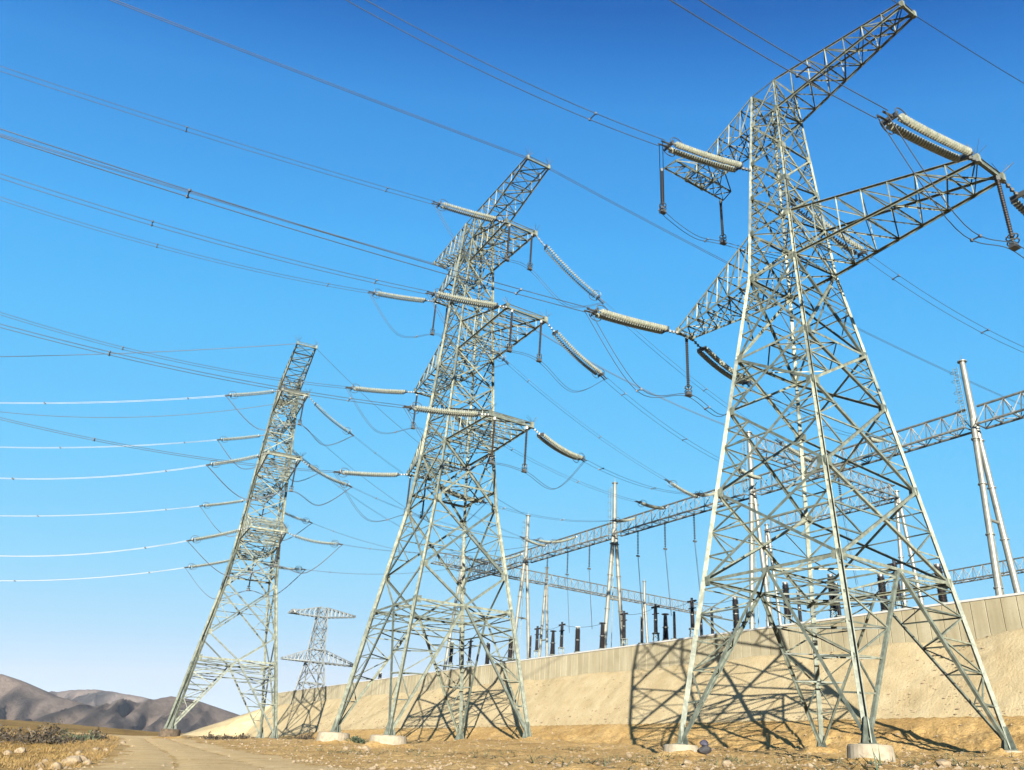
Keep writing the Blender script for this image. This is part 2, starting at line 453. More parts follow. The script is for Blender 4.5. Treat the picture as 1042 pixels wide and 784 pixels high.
def build_ground():
    th = np.concatenate([np.linspace(-math.pi, -.72, 60, endpoint=False), np.linspace(-.72, .72, 820, endpoint=False), np.linspace(.72, math.pi, 60, endpoint=False)])
    rr = np.concatenate([[0.01], np.linspace(2, 24, 14, endpoint=False), np.geomspace(24, 320, 300, endpoint=False), np.geomspace(320, 7000, 70)])
    TH, RR = np.meshgrid(th, rr); X, Y = RR * np.sin(TH), RR * np.cos(TH)
    Z = ground_z(X, Y); Z = Z + np.where(RR > 150, fbm(X * .012, Y * .012, 4, 21) * np.clip((RR - 150) / 150, 0, 1) * 1.1, 0)
    na, nr = len(th), len(rr)
    V = np.stack([X.ravel(), Y.ravel(), Z.ravel()], 1)
    i = np.arange(nr - 1)[:, None] * na; j = np.arange(na)[None]; j2 = (j + 1) % na
    Fq = np.stack([(i + j).ravel(), (i + j2).ravel(), (i + na + j2).ravel(), (i + na + j).ravel()], 1)[:, ::-1]
    me = bpy.data.meshes.new('ground')
    me.vertices.add(len(V)); me.vertices.foreach_set('co', V.ravel().astype(np.float32))
    me.loops.add(Fq.size); me.loops.foreach_set('vertex_index', Fq.ravel().astype(np.int32))
    me.polygons.add(len(Fq)); me.polygons.foreach_set('loop_start', np.arange(0, Fq.size, 4, dtype=np.int32)); me.polygons.foreach_set('loop_total', np.full(len(Fq), 4, np.int32))
    me.polygons.foreach_set('use_smooth', np.ones(len(Fq), bool))
    me.update(calc_edges=True)
    # where dry grass grows: the fields left of the road and everything far off
    side = (X - np.interp(Y, ROADC[:, 1], ROADC[:, 0]))
    g = smoothstep(-6, -11, side + 3 * fbm(X * .15, Y * .15, 3, 5)) * smoothstep(20, 40, RR)
    g = np.maximum(g, smoothstep(240, 330, RR))
    a = me.attributes.new('grassiness', 'FLOAT', 'POINT'); a.data.foreach_set('value', g.ravel().astype(np.float32))
    me.materials.append(GROUND)
    o = bpy.data.objects.new('ground', me); COL.objects.link(o); o['kind'] = 'structure'
build_ground()

def grid_mesh(name, P, mat, smooth=True, kind='structure'):
    nu, nv = P.shape[:2]; me = bpy.data.meshes.new(name)
    fs = [(i * nv + j, (i + 1) * nv + j, (i + 1) * nv + j + 1, i * nv + j + 1) for i in range(nu - 1) for j in range(nv - 1)]
    me.from_pydata(P.reshape(-1, 3).tolist(), [], fs); me.materials.append(mat)
    if smooth: me.polygons.foreach_set('use_smooth', [True] * len(me.polygons))
    me.update(); o = bpy.data.objects.new(name, me); COL.objects.link(o)
    if kind: o['kind'] = kind
    return o

def build_road():
    C = catmull(list(ROADC[::6]) + [ROADC[-1]], 12); D = np.gradient(C, axis=0); D /= np.linalg.norm(D, axis=1)[:, None]
    nrm = np.stack([D[:, 1], -D[:, 0]], 1); us = np.linspace(-1, 1, 23); P = np.zeros((len(C), len(us), 3))
    for k, u in enumerate(us):
        edge = ROADW * (1 + .10 * fbm(C[:, 1] * .12, C[:, 1] * 0 + (9 if u > 0 else 3), 3, 8)) if abs(u) > .9 else ROADW
        q = C + nrm * (u * np.broadcast_to(edge, (len(C),)))[:, None]
        z = base_z(q[:, 0], q[:, 1]) + .015 * (1 - u ** 8) - .05 * (abs(u) ** 6) + fbm(q[:, 0] * .5, q[:, 1] * .5, 4, 77) * .10 * abs(u) ** 4
        rut = -.085 * (np.exp(-((abs(u) - .36) / .09) ** 2)) + fbm(q[:, 0] * .8, q[:, 1] * .8, 3, 31) * .025 * (1 - u ** 6)
        P[:, k] = np.column_stack([q, z + rut + .01])
    grid_mesh('dirt_road', P, ROADM)
build_road()

def build_embankment():
    # front slope, then the rounded hip and the end slope running back from its corner
    ss = np.concatenate([np.arange(S_LO, -40, 4.0), np.arange(-40, 60, .5), np.arange(60, S_HI, 1.2), [S_HI]])
    us = np.linspace(-.12, 1, 26)
    rows = []
    for s in ss:
        row = []
        zb = ZB + .16 * fbm(np.array(s * .16), np.array(2.0), 3, 4) + .5 * math.exp(-((s + 27) / 7) ** 2) - .5 * math.exp(-((s + 14) / 4) ** 2)
        for u in us:
            tz = toe_z(np.array(s)); uu = max(u, 0)
            z = zb + (tz - zb) * uu; t = RUN * u + .02
            if u < 0: t, z = -.5, zb + .1
            bulge = .10 * math.sin(math.pi * min(max(u, 0), 1))
            n_ = (fbm(np.array(s * .35 + u * 3), np.array(u * 2.0), 3, 17) * .03 + fbm(np.array(s * 1.6), np.array(u * 12.0), 3, 19) * .03) * (1 if u > .02 else 0) * (1 + 2.2 * float(smoothstep(0, -30, np.array(s))))
            row.append(wall_pt(s, t + .6 * (n_ + bulge), z + .7 * (n_ + bulge)))
        for k, (dt, dz) in enumerate(((.4, -.5), (1.2, -2.0))): row.append(wall_pt(s, RUN + dt, float(toe_z(np.array(s))) + dz))
        rows.append(row)
    # fan round the far corner
    c_top = wall_pt(S_HI, 0, ZB); OUT = 50.0
    for a in np.linspace(0, math.pi / 2, 14)[1:]:
        row = []; reach = RUN * math.cos(a) ** 2 + OUT * math.sin(a) ** 2
        d = WN * math.cos(a) + WD * math.sin(a)
        for u in us:
            uu = max(u, 0); tz = 4.05 - .9 * math.sin(a); z = ZB + (tz - ZB) * uu; rr_ = reach * u if u > 0 else -.5
            n_ = fbm(np.array(a * 9 + u * 3), np.array(u * 5.0), 4, 27) * .12
            p = c_top[:2] + d * rr_; row.append(np.array([p[0], p[1], z + n_ * (u > .02)]))
        p = c_top[:2] + d * (reach + .4); row.append(np.array([p[0], p[1], 4.05 - .9 * math.sin(a) - .6]))
        p = c_top[:2] + d * (reach + 1.2); row.append(np.array([p[0], p[1], 4.05 - .9 * math.sin(a) - 2.4]))
        rows.append(row)
    # end slope running back
    base = rows[-1]
    for b in (20, 60, 140):
        rows.append([q + np.array([-WN[0] * b, -WN[1] * b, 0]) for q in base])
    grid_mesh('embankment', np.array(rows), EMB)
build_embankment()

def build_platform():
    P = np.array([[wall_pt(s, t, ZW - .45) for t in (-.35, -40, -120, -300)] for s in np.linspace(S_LO, S_HI, 12)])
    grid_mesh('platform', P[:, ::-1], PLATM, False)
build_platform()

def build_wall():
    w = thing('retaining_wall', wall_pt(0, 0, ZB), 'long beige precast panel wall with a white coping on top of the sandy slope', 'wall')
    mb = MB(); cop = MB(); step = 1.48; n = int((S_HI + .5 - S_LO) / step)
    for i in range(n):
        s0, s1 = S_LO + i * step + .05, S_LO + (i + 1) * step - .05
        j = random.uniform(-.012, .012)
        V = [wall_pt(s0, .16 + j, ZB - 1.2), wall_pt(s1, .16 + j, ZB - 1.2), wall_pt(s1, .16 + j, ZW - .2), wall_pt(s0, .16 + j, ZW - .2),
             wall_pt(s0 - .03, .0, ZB - 1.2), wall_pt(s1 + .03, .0, ZB - 1.2), wall_pt(s1 + .03, .0, ZW - .2), wall_pt(s0 - .03, .0, ZW - .2)]
        mb.add(V, [(0, 1, 2, 3), (4, 0, 3, 7), (1, 5, 6, 2)])
    V = [wall_pt(S_LO, .06, ZB - 1.3), wall_pt(S_HI, .06, ZB - 1.3), wall_pt(S_HI, .06, ZW - .2), wall_pt(S_LO, .06, ZW - .2),
         wall_pt(S_LO, -.3, ZB - 1.3), wall_pt(S_HI, -.3, ZB - 1.3), wall_pt(S_HI, -.3, ZW - .2), wall_pt(S_LO, -.3, ZW - .2)]
    mb.add(V, [(0, 1, 2, 3), (5, 4, 7, 6), (1, 5, 6, 2), (4, 0, 3, 7)])
    mb.build('wall_panels', WALLM, w)
    V = []
    for s in (S_LO - .05, S_HI + .05):
        for t, z in ((.26, ZW - .2), (.26, ZW), (-.38, ZW), (-.38, ZW - .2)): V.append(wall_pt(s, t, z))
    cop.add(V, [(0, 4, 5, 1), (1, 5, 6, 2), (2, 6, 7, 3), (3, 7, 4, 0), (0, 1, 2, 3), (7, 6, 5, 4)])
    cop.build('coping', COPING, w)
build_wall()

def build_mountains():
    def ridge(name, pts, Y, depth, seed, amp):
        xs = np.array([p[0] for p in pts], float); ys = np.array([p[1] for p in pts], float)
        cols = np.linspace(xs[0], xs[-1], 520); top = np.interp(cols, xs, ys)
        P = np.zeros((len(cols), 64, 3)); Gu_shade = np.zeros((len(cols), 64))
        for i, (cx, cy) in enumerate(zip(cols, top)):
            T = at_depth(cx, cy, Y); zt = T[2]
            for j, u in enumerate(np.linspace(0, 1, 64)):
                yy = Y - depth * (1 - u) if u <= .7 else Y - depth * .3 + depth * 1.2 * (u - .7)
                prof = (u / .7) ** 1.25 if u <= .7 else 1 - ((u - .7) / .3) ** 1.5
                x = T[0] + (yy - Y) * .25
                g = abs(fbm(np.array(x / 260 + u * .8), np.array(yy / 900), 5, seed, .55))
                w_ = fbm(np.array(x / 400), np.array(yy / 500), 3, seed + 30, .5) * 60
                g2 = abs(fbm(np.array((x + w_ + yy * .25) / 75), np.array(yy / 420), 4, seed + 9, .55)) * 1.6 - .5
                h = zt * prof
                h -= amp * (g * .75 - .15 + .55 * g2) * max(0.0, math.sin(math.pi * min(u / .70, 1))) ** .6 * (zt / 200)
                Gu_shade[i, j] = float(np.clip((.34 - (g2 + .5) / 1.6) / .22, 0, 1)) * .95 * min(1, max(0, (.99 - u / .7) * 9)) * (.35 + .65 * float(vnoise(np.array(x / 140), np.array(yy / 200), 91) > -.25))  # mask of the painted crease shade, following the carved gullies
                P[i, j] = (x, yy, h + (1 - prof) * -6)
        # the ridge line itself stays at its photographed height
        o = grid_mesh(name, P[::-1], MTN); at = o.data.attributes.new('gully_shade', 'FLOAT', 'POINT'); at.data.foreach_set('value', Gu_shade[::-1].ravel().astype(np.float32)); return o
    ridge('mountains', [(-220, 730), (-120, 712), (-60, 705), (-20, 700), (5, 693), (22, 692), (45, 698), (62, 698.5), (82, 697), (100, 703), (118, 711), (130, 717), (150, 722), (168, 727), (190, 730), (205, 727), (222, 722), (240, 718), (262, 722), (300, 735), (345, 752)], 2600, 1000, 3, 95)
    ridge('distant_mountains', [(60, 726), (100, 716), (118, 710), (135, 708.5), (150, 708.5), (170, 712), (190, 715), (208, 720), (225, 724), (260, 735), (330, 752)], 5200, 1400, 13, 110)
build_mountains()

# ------------------------------------------------------------------ lattice towers
SGN = {'A': (-1, -1), 'B': (1, -1), 'C': (1, 1), 'D': (-1, 1)}     # (camera-side arm axis, along the line)
FACES = (('A', 'B'), ('B', 'C'), ('C', 'D'), ('D', 'A'))

class Tower:
    def __init__(s, x, y, th, W, aspect=None, k=1.0):
        s.x, s.y, s.th, s.W, s.k = x, y, th, W, k
        s.u = np.array([math.cos(th), math.sin(th)]); s.v = np.array([-math.sin(th), math.cos(th)])
        s.asp = aspect or (lambda z: 1.0)
    def loc(s, a, b, z): p = np.array([s.x, s.y]) + s.u * a + s.v * b; return np.array([p[0], p[1], z])
    def leg(s, c, z): w = s.W(z); return s.loc(SGN[c][0] * w, SGN[c][1] * w * s.asp(z), z)
    def normal(s, f):
        a, b = SGN[f[0]], SGN[f[1]]; n = np.array([(a[0] + b[0]) / 2, (a[1] + b[1]) / 2])
        n = s.u * n[0] + s.v * n[1]; return np.array([n[0], n[1], 0.0])

def lerp(a, b, t): return a + (b - a) * t

def tower_leg(T, c, zf, belt, levels, top, wl, wm, ws, root, mat):
    """one leg: main angle, the two raking struts to the belt and the lacing between"""
    mb = MB(); ctr = T.loc(0, 0, 0); out = T.leg(c, zf) - T.leg(c, zf) * 0
    zs = [zf, belt] + levels
    ref = np.array([T.x, T.y, 0]) - T.leg(c, zf); ref[2] = 0
    seq = [zf, belt] + [z for z in levels if z > belt] + [top]
    for i, (a, b) in enumerate(zip(seq[:-1], seq[1:])):
        w = wl * (1 - .45 * (a - zf) / (top - zf))
        mb.angle(T.leg(c, a), T.leg(c, b), w, ref)
    other = [f for f in FACES if c in f]; rails = []
    for f in other:
        d = f[0] if f[1] == c else f[1]
        M = (T.leg(c, belt) + T.leg(d, belt)) / 2; foot = T.leg(c, zf + .15)
        nrm = T.normal(f)
        mb.angle(foot, M, wm * 1.1, nrm); rails.append((foot, M))
        n = 5; prev = None
        for i in range(1, n + 1):
            t = (i / (n + .35)) ** .85
            a = lerp(T.leg(c, zf), T.leg(c, belt), t); b = lerp(foot, M, t)
            if i > 0: mb.angle(a, b, ws, nrm)
            if prev is not None:
                if i % 2: mb.angle(prev[0], b, ws, nrm)
                else: mb.angle(prev[1], a, ws, nrm)
            prev = (a, b)
        mb.angle(prev[1], T.leg(c, belt), ws, nrm)
    for i in (2, 3, 4):
        t = (i / 5.35) ** .85
        mb.angle(lerp(*rails[0], t), lerp(*rails[1], t), ws)
    # foot plate and gusset
    f = T.leg(c, zf); mb.box((f[0], f[1], zf - .03), (wl * 2.4, wl * 2.4, .08), T.th)
    g = unit(T.leg(c, belt) - f)
    for k in (0, 1): mb.box(f + g * wl * 2.0, (wl * 3.0 if k else .07, .07 if k else wl * 3.0, wl * 4.0), T.th, .3)
    return mb.build('leg', mat, root)

def face_x(mb, T, f, z0, z1, w, ws, sec=True, horiz=False, half=True):
    p0, q0, p1, q1 = T.leg(f[0], z0), T.leg(f[1], z0), T.leg(f[0], z1), T.leg(f[1], z1); n = T.normal(f)
    mb.angle(p0, q1, w, n); mb.angle(q0 - n * w * .5, p1 - n * w * .5, w, n)
    if horiz: mb.angle(p1, q1, w * .8, n)
    if sec:
        L = np.linalg.norm(q0 - p0); L1 = np.linalg.norm(q1 - p1); t = L / (L + L1)
        X = lerp(p0, q1, t)
        for a, b in ((p0, p1), (q0, q1)):
            m = lerp(a, b, t)
            mb.angle((a + X) / 2, lerp(a, b, t * .5), ws, n); mb.angle((b + X) / 2, lerp(b, a, (1 - t) * .5), ws, n)
            if half: mb.angle(X, m, ws, n)
            mb.angle((a + X) / 2, m, ws, n); mb.angle((b + X) / 2, m, ws, n)

def belt_frame(mb, T, z, w, ws, mids=True):
    m = []
    for f in FACES:
        p, q = T.leg(f[0], z), T.leg(f[1], z); mb.angle(p, q, w, T.normal(f)); m.append((p + q) / 2)
    if mids:
        for i in range(4): mb.angle(m[i], m[(i + 1) % 4], ws)
        mb.angle(m[0], m[2], ws); mb.angle(m[1], m[3], ws)
    else:
        mb.angle(T.leg('A', z), T.leg('C', z), ws); mb.angle(T.leg('B', z), T.leg('D', z), ws)

def gussets(mb, T, levels, size):
    for z in levels:
        for f in FACES:
            n = T.normal(f); d = unit(T.leg(f[1], z) - T.leg(f[0], z))
            for c, sg in ((f[0], 1), (f[1], -1)):
                p = T.leg(c, z) + d * sg * size * .35 + n * .05
                mb.prof(p - n * .02, p + n * .02, [(-size * .5, -size * .5), (size * .5, -size * .35), (size * .5, size * .35), (-size * .5, size * .6)], (0, 0, 1))

def tower_arm(T, side, zb, zt, reach, tip_z, tip_w, n, wc, ws, root, mat, name, tip_h=.35, bar=None):
    """side +1: camera-side; chords run from the body face to the tip"""
    cs = ('B', 'C') if side > 0 else ('A', 'D'); mb = MB()
    tips = [T.loc(side * reach, e * tip_w, tip_z) for e in (-1, 1)]
    up = np.array([0, 0, tip_h])
    bot = [(T.leg(c, zb), t) for c, t in zip(cs, tips)]; top = [(T.leg(c, zt), t + up) for c, t in zip(cs, tips)]
    for a, b in bot: mb.angle(a, b, wc)
    for a, b in top: mb.angle(a, b, wc * .85)
    ts = [i / n for i in range(n + 1)]
    B = [[lerp(a, b, t) for t in ts] for a, b in bot]; U = [[lerp(a, b, t) for t in ts] for a, b in top]
    for i in range(n + 1):
        if i: mb.angle(B[0][i], B[1][i], ws); mb.angle(U[0][i], U[1][i], ws * .9)
        if 0 < i < n:
            for k in (0, 1): mb.angle(B[k][i], U[k][i], ws)
        if i < n:
            mb.angle(B[i % 2][i], B[1 - i % 2][i + 1], ws); mb.angle(U[1 - i % 2][i], U[i % 2][i + 1], ws * .8)
            mb.angle(B[1 - i % 2][i], B[i % 2][i + 1], ws * .7)
            for k in (0, 1):
                if i < n - 1: mb.angle(B[k][i + 1], U[k][i], ws)
    mb.bar(tips[0], tips[1], wc * 1.2)
    for t in tips: mb.box(t + np.array([0, 0, tip_h * .4]), (wc * 1.8, wc * 1.8, tip_h + wc), T.th)
    if bar:                                                   # wide outrigger at the tip
        E = [T.loc(side * reach, e * bar, tip_z) for e in (-1, 1)]; I = [T.loc(side * (reach - 1.6), e * bar * .92, tip_z + .1) for e in (-1, 1)]
        H = [T.loc(side * (reach - .7), e * bar * .75, tip_z + 1.3) for e in (-1, 1)]
        for a, b in ((E[0], E[1]), (I[0], I[1]), (H[0], H[1])): mb.angle(a, b, wc * .8)
        m = 6
        for i in range(m + 1):
            t = i / m; a, b, h = lerp(E[0], E[1], t), lerp(I[0], I[1], t), lerp(H[0], H[1], t)
            mb.angle(a, b, ws * .8); mb.angle(a, h, ws * .8); mb.angle(b, h, ws * .8)
            if i < m:
                t2 = (i + 1) / m; mb.angle(a, lerp(I[0], I[1], t2), ws * .8); mb.angle(b, lerp(H[0], H[1], t2), ws * .7)
        for k in (0, 1):
            for i in (n - 2, n - 1): mb.angle(B[k][i], I[k], ws); mb.angle(U[k][i], H[k], ws)
    return mb.build(name, mat, root)

def spikes(T, pts, root, mat):
    """bird spikes on the arm tips"""
    for p in pts:
        mb = MB()
        for i in range(9):
            d = unit([random.uniform(-1, 1), random.uniform(-1, 1), random.uniform(.5, 1.2)]); mb.bar(p, p + d * random.uniform(.9, 1.4), .025)
        mb.build('bird_spikes', mat, root)

EARTHY = simple('earth_caked_concrete', [(.35, (.035, .024, .014)), (.65, (.10, .07, .04))], 2.5, .95, 0, (8, .6, .06))
def footing(T, c, zf, r, h, root, mat=None):
    p = T.leg(c, zf); mb = MB(); gz = float(ground_z(p[0], p[1]))
    z1 = zf - .07; z0 = min(gz - .8, z1 - h)
    mb.lathe((p[0], p[1], z0), (p[0], p[1], z1), [(0, r * 1.08), (z1 - z0 - .12, r * 1.0), (z1 - z0, r * .93)], 28)
    return mb.build('footing', mat or CONC, root, False)

def tops(zs): return zs

# --- the single-circuit tower nearest the camera
K = 1.4
RW = lambda z: (1.8996 + .1335 * (30.5436 - z / K)) * K if z / K < 30.5436 else lerp(1.8996, 1.2205, (z / K - 30.5436) / (44.0534 - 30.5436)) * K
RA = lambda z: 1 + .0633 * min(1, max(0, z / K / 30.5436))
TR = Tower(16.4909 * K, 45.08 * K, -.9932, RW, RA)
RZL, RZU, RZT = 30.5436 * K, 44.0534 * K, 46.9482 * K
RFEET = {'A': 1.6044 * K, 'B': 1.6742 * K, 'C': 2.0098 * K, 'D': 1.9104 * K}

def gan_tower(T, k, feet, zl, zu, zt, label, mat, reach, W, detail=True, blocks='AB'):
    root = thing('lattice_tower', T.loc(0, 0, min(feet.values())), label, 'power pylon', 'lattice power pylons')
    wl, wm, ws = W
    z = lambda a: zl + (a - 30.54) * k
    belt = z(10.25); lev = [z(15.5), z(20.8), z(24.45), zl]; up = [z(34.22), z(37.3), z(40.4), zu, zt]
    for c in 'ABCD':
        tower_leg(T, c, feet[c], belt, lev + up[:-1], zt, wl, wm, ws, root, mat)
        if blocks is not None: footing(T, c, feet[c], (1.3 if c in blocks else .8) * k / 1.4, 1.3 if c in blocks else .5, root)
    mb = MB()
    belt_frame(mb, T, belt, wm, ws * 1.2); belt_frame(mb, T, z(8.7), ws * 1.3, ws) if False else None
    seq = [belt] + lev
    for a, b in zip(seq[:-1], seq[1:]):
        for f in FACES: face_x(mb, T, f, a, b, wm, ws, detail)
    belt_frame(mb, T, z(24.45), wm * .9, ws, True); belt_frame(mb, T, zl, wm, ws, False)
    for f in FACES:                                           # K frames under the arms
        p, q = T.leg(f[0], z(27.5)), T.leg(f[1], z(27.5)); mb.angle(p, q, ws, T.normal(f))
    if detail: gussets(mb, T, [belt] + lev, .75)
    mb.build('body_lacing', mat, root)
    mb = MB(); seq = [zl] + up
    for a, b in zip(seq[:-1], seq[1:]):
        for f in FACES: face_x(mb, T, f, a, b, wm * .75, ws * .85, detail and b - a > 4, True)
    for a in (up[0], zu): belt_frame(mb, T, a, wm * .7, ws, False)
    if detail: gussets(mb, T, [zl] + up[:-1], .6)
    mb.build('upper_lacing', mat, root)
    (rn, wn), (rf, wf), run, (ruf, bar) = reach
    for sd, r_, w_ in ((1, rn, wn), (-1, rf, wf)):
        tower_arm(T, sd, zl, up[0], r_, zl, w_, 7, wm * .95, ws, root, mat, 'crossarm', .5)
    tower_arm(T, 1, zu, zt, run, lerp(zu, zt, .45), .9 * k / 1.4, 7, wm * .85, ws, root, mat, 'ground_wire_arm', .5)
    tower_arm(T, -1, zu, zt, ruf - .4, zu, 1.2 * k / 1.4, 6, wm * .8, ws, root, mat, 'upper_arm', .5, bar)
    if detail: spikes(T, [T.loc(rn, -wn, zl + .5), T.loc(rn, wn, zl + .5), T.loc(run, 0, zt)], root, FITTING)
    return root
R_REACH = ((13.4555 * K, 1.2298 * K), (13.4555 * .7621 * K, 1.2298 * .5841 * K), 11.0061 * K, (8.8505 * K, 3.3194 * K))
gan_tower(TR, K, RFEET, RZL, RZU, RZT, 'closest and largest steel pylon with one wide lower crossarm, before the sandy slope', STEEL, R_REACH, (.38, .22, .11))

# --- double-circuit towers
D3, D2, D1, DG = 5.3446, 20.9951, 38.1113, 48.1
def dbl(x, y, th, z0, feet, e, label, mat, W, blocks, rb, na=6):
    wf = lambda zz: (4.4386 - .0547 * (zz - z0)) if zz > z0 else 4.4386 + .1491 * (z0 - zz)
    asp = lambda zz: .9475 if zz > z0 else 1 - .0525 * max(0, 1 + (zz - z0) / 20)
    T = Tower(x, y, th, wf, asp); T.z0 = z0
    d3, d2, d1, dg = [z0 + a + b for a, b in zip((D3, D2, D1, DG), e)]
    T.lv = {'3': d3, '2': d2, '1': d1, 'g': dg}
    T.dim = {'3': (12.1322, 3.3387), '2': (15.4626, 3.1948), '1': (12.8554, 2.6662), 'g': (17.5545, 1.9448)}
    zf = {c: z0 + feet[c] for c in 'ABCD'}
    root = thing('lattice_tower', T.loc(0, 0, min(zf.values())), label, 'power pylon', 'lattice power pylons')
    wl, wm, ws = W
    belt = z0 - 18.2; low = [z0 - 13.4, z0 - 3.6, d3]
    up = [d3 + 5.4, (d3 + 5.4 + d2) / 2, d2, d2 + 5.6, (d2 + 5.6 + d1) / 2, d1, d1 + 5.0, dg + .6]
    for c in 'ABCD':
        tower_leg(T, c, zf[c], belt, low + up[:-1], up[-1], wl, wm, ws, root, mat)
        footing(T, c, zf[c], rb if c in blocks else rb * .5, 1.4 if c in blocks else .5, root, EARTHY if blocks == 'B' else None)
    mb = MB(); belt_frame(mb, T, belt, wm, ws * 1.2); [mb.angle(T.leg(f[0], belt - 2.2), T.leg(f[1], belt - 2.2), ws * 1.4, T.normal(f)) for f in FACES]
    for f in FACES:
        p, q = T.leg(f[0], belt), T.leg(f[1], belt); M = (p + q) / 2
        for c in f: mb.angle(M, T.leg(c, z0 - 13.4), wm, T.normal(f))
        face_x(mb, T, f, z0 - 13.4, z0 - 3.6, wm, ws, True, False)
        face_x(mb, T, f, z0 - 3.6, d3, wm, ws, True, True)
    belt_frame(mb, T, z0 - 1.0, wm * .9, ws); belt_frame(mb, T, d3, wm * .9, ws, False)
    gussets(mb, T, [belt, z0 - 13.4, z0 - 3.6, d3], .9)
    mb.build('body_lacing', mat, root)
    mb = MB(); seq = [d3] + up
    for i, (a, b) in enumerate(zip(seq[:-1], seq[1:])):
        for f in FACES: face_x(mb, T, f, a, b, wm * .72, ws * .85, b - a > 4.5, True)
        if i % 2 == 0: belt_frame(mb, T, b, ws * 1.3, ws, False)
    gussets(mb, T, [d2, d1], .8)
    mb.build('upper_lacing', mat, root)
    T.tips = {}
    for n in '321g':
        a, t = T.dim[n]; z = T.lv[n]
        for sd in (1, -1):
            r_ = T.W(z) + a * (1 if sd > 0 else .7994); w_ = t * (1 if sd > 0 else .5547)
            T.tips[n, sd] = [T.loc(sd * r_, e_ * w_, z) for e_ in (-1, 1)]
            if n != 'g': tower_arm(T, sd, z, z + 5.2, r_, z, w_, na, wm * .85, ws * .95, root, mat, 'crossarm', .6)
            else: tower_arm(T, sd, d1 + 5.0, dg + .6, r_, z, w_, na + 1, wm * .75, ws * .95, root, mat, 'ground_wire_arm', .5)
    spikes(T, [p + np.array([0, 0, .6]) for k_, v in T.tips.items() if k_[1] > 0 for p in v], root, FITTING)
    return T
TM = dbl(-12.1529, 114.8207, -1.0266, 37.3335, dict(A=-34.0379, B=-34.5112, C=-33.8114, D=-33.9238), (0, 0, 0, 0),
         'middle steel pylon with three stacked pairs of arms, two feet on round concrete blocks', STEEL, (.50, .28, .125), 'AB', 2.1)
TL = dbl(-57.8035, 168.2474, -1.143, 34.345, dict(A=-31.2, B=-30.845, C=-31.3056, D=-31.1143), (-.2467, -1.6621, -3.4767, -4.1251),
         'slender steel pylon whose arms are seen end-on, standing where the dirt road ends', STEEL, (.52, .27, .125), 'B', 1.7, 5)

# --- the pylon far behind the embankment
KB = 1.4 * .82
bx = at_depth(320, 674, 300)
TB = Tower(bx[0], bx[1], RAD(32), lambda z: RW((z - bx[2]) * 1.4 / KB + RZL) * KB / 1.4 * 1.15)
gan_tower(TB, KB, {c: bx[2] - 40 for c in 'ABCD'}, bx[2], bx[2] + 13.51 * KB, bx[2] + 16.4 * KB,
          'small distant grey pylon seen behind the wall between the two three-armed pylons', STEEL_FAR,
          ((13.0 * KB, .9 * KB), (10.0 * KB, .9 * KB), 10.6 * KB, (10.6 * KB, 1.6 * KB)), (.55, .32, .19), False, None)

# ------------------------------------------------------------------ line fittings
def disc_profile(L, r, pitch):
    pr_, t = [(0, r * .25)], .12
    n = max(4, int((L - .24) / pitch)); pitch = (L - .24) / n
    for i in range(n):
        pr_ += [(t, r * .24), (t + pitch * .08, r), (t + pitch * .34, r * .95), (t + pitch * .48, r * .26)]; t += pitch
    pr_.append((L, r * .25)); return pr_

def ring(mb, c, axis, R_, r, n=18):
    axis = unit(axis); e1 = unit(np.cross(axis, (0.02, .03, 1))) if abs(axis[2]) < .95 else unit(np.cross(axis, (1, 0, 0))); e2 = np.cross(axis, e1)
    mb.path([c + e1 * (R_ * math.cos(2 * math.pi * i / n)) + e2 * (R_ * .75 * math.sin(2 * math.pi * i / n)) for i in range(n)], r, 5, True)

def curve_at(c, s): return np.array([c['p'][0] + s * c['d'][0], c['p'][1] + s * c['d'][1], c['p'][2] + c['a'] * s + c['b'] * s * s])

def tension_string(c, s0, s1, label, group, slack=.045, gap=.9, r=.36, mat=None, name='insulator_string'):
    """double string of discs lying along conductor curve c from s0 to s1; the link starts at the arm (s=0)"""
    mat = mat or PORC
    P = lambda s: curve_at(c, s) - np.array([0, 0, slack * s1 * max(0.0, 4 * s * (s1 + .2 - s) / s1 ** 2)])
    root = thing(name, P(0), label, 'insulator', group)
    d = unit(P(s1) - P(s0)); side = unit(np.cross(d, (0, 0, 1)))
    for e in (-1, 1):
        mb = MB(); off = side * e * gap / 2
        def fr(t, off=off):
            q = s0 + (s1 - s0) * t / (s1 - s0); c0 = P(q); dd = unit(P(q + .1) - P(q - .1)); e1 = unit(np.cross(dd, (0, 0, 1))); return c0 + off, e1, np.cross(dd, e1)
        mb.lathe_path(fr, disc_profile(s1 - s0, r, .30), 10); mb.build('disc_string', mat, root, False)
    lk = MB(); lk.tube(P(0), P(s0 - .3), .07, 6)
    for k in np.linspace(.2, s0 - .4, 4): lk.box(P(k), (.22, .22, .26))
    lk.build('link', FITTING, root)
    for s, nm in ((s0 - .15, 'yoke_plate'), (s1 + .2, 'yoke_plate')):
        y = MB(); y.prof(P(s) - side * (gap / 2 + .15), P(s) + side * (gap / 2 + .15), [(-.06, -.22), (.06, -.22), (.06, .22), (-.06, .22)]); y.build(nm, FITTING, root)
    for e in (-1, 1):
        rg = MB(); cc = P(s1 - .3) + side * e * (gap / 2 + .15); ring(rg, cc, side, .75, .045); rg.build('grading_ring', FITTING, root)
    cl = MB()
    for e in (-1, 1): cl.tube(P(s1 + .2) + side * e * .22, P(s1 + 1.3) + side * e * .22, .09, 6)
    cl.build('dead_end_clamp', FITTING, root)
    return P(s1 + 1.2), side

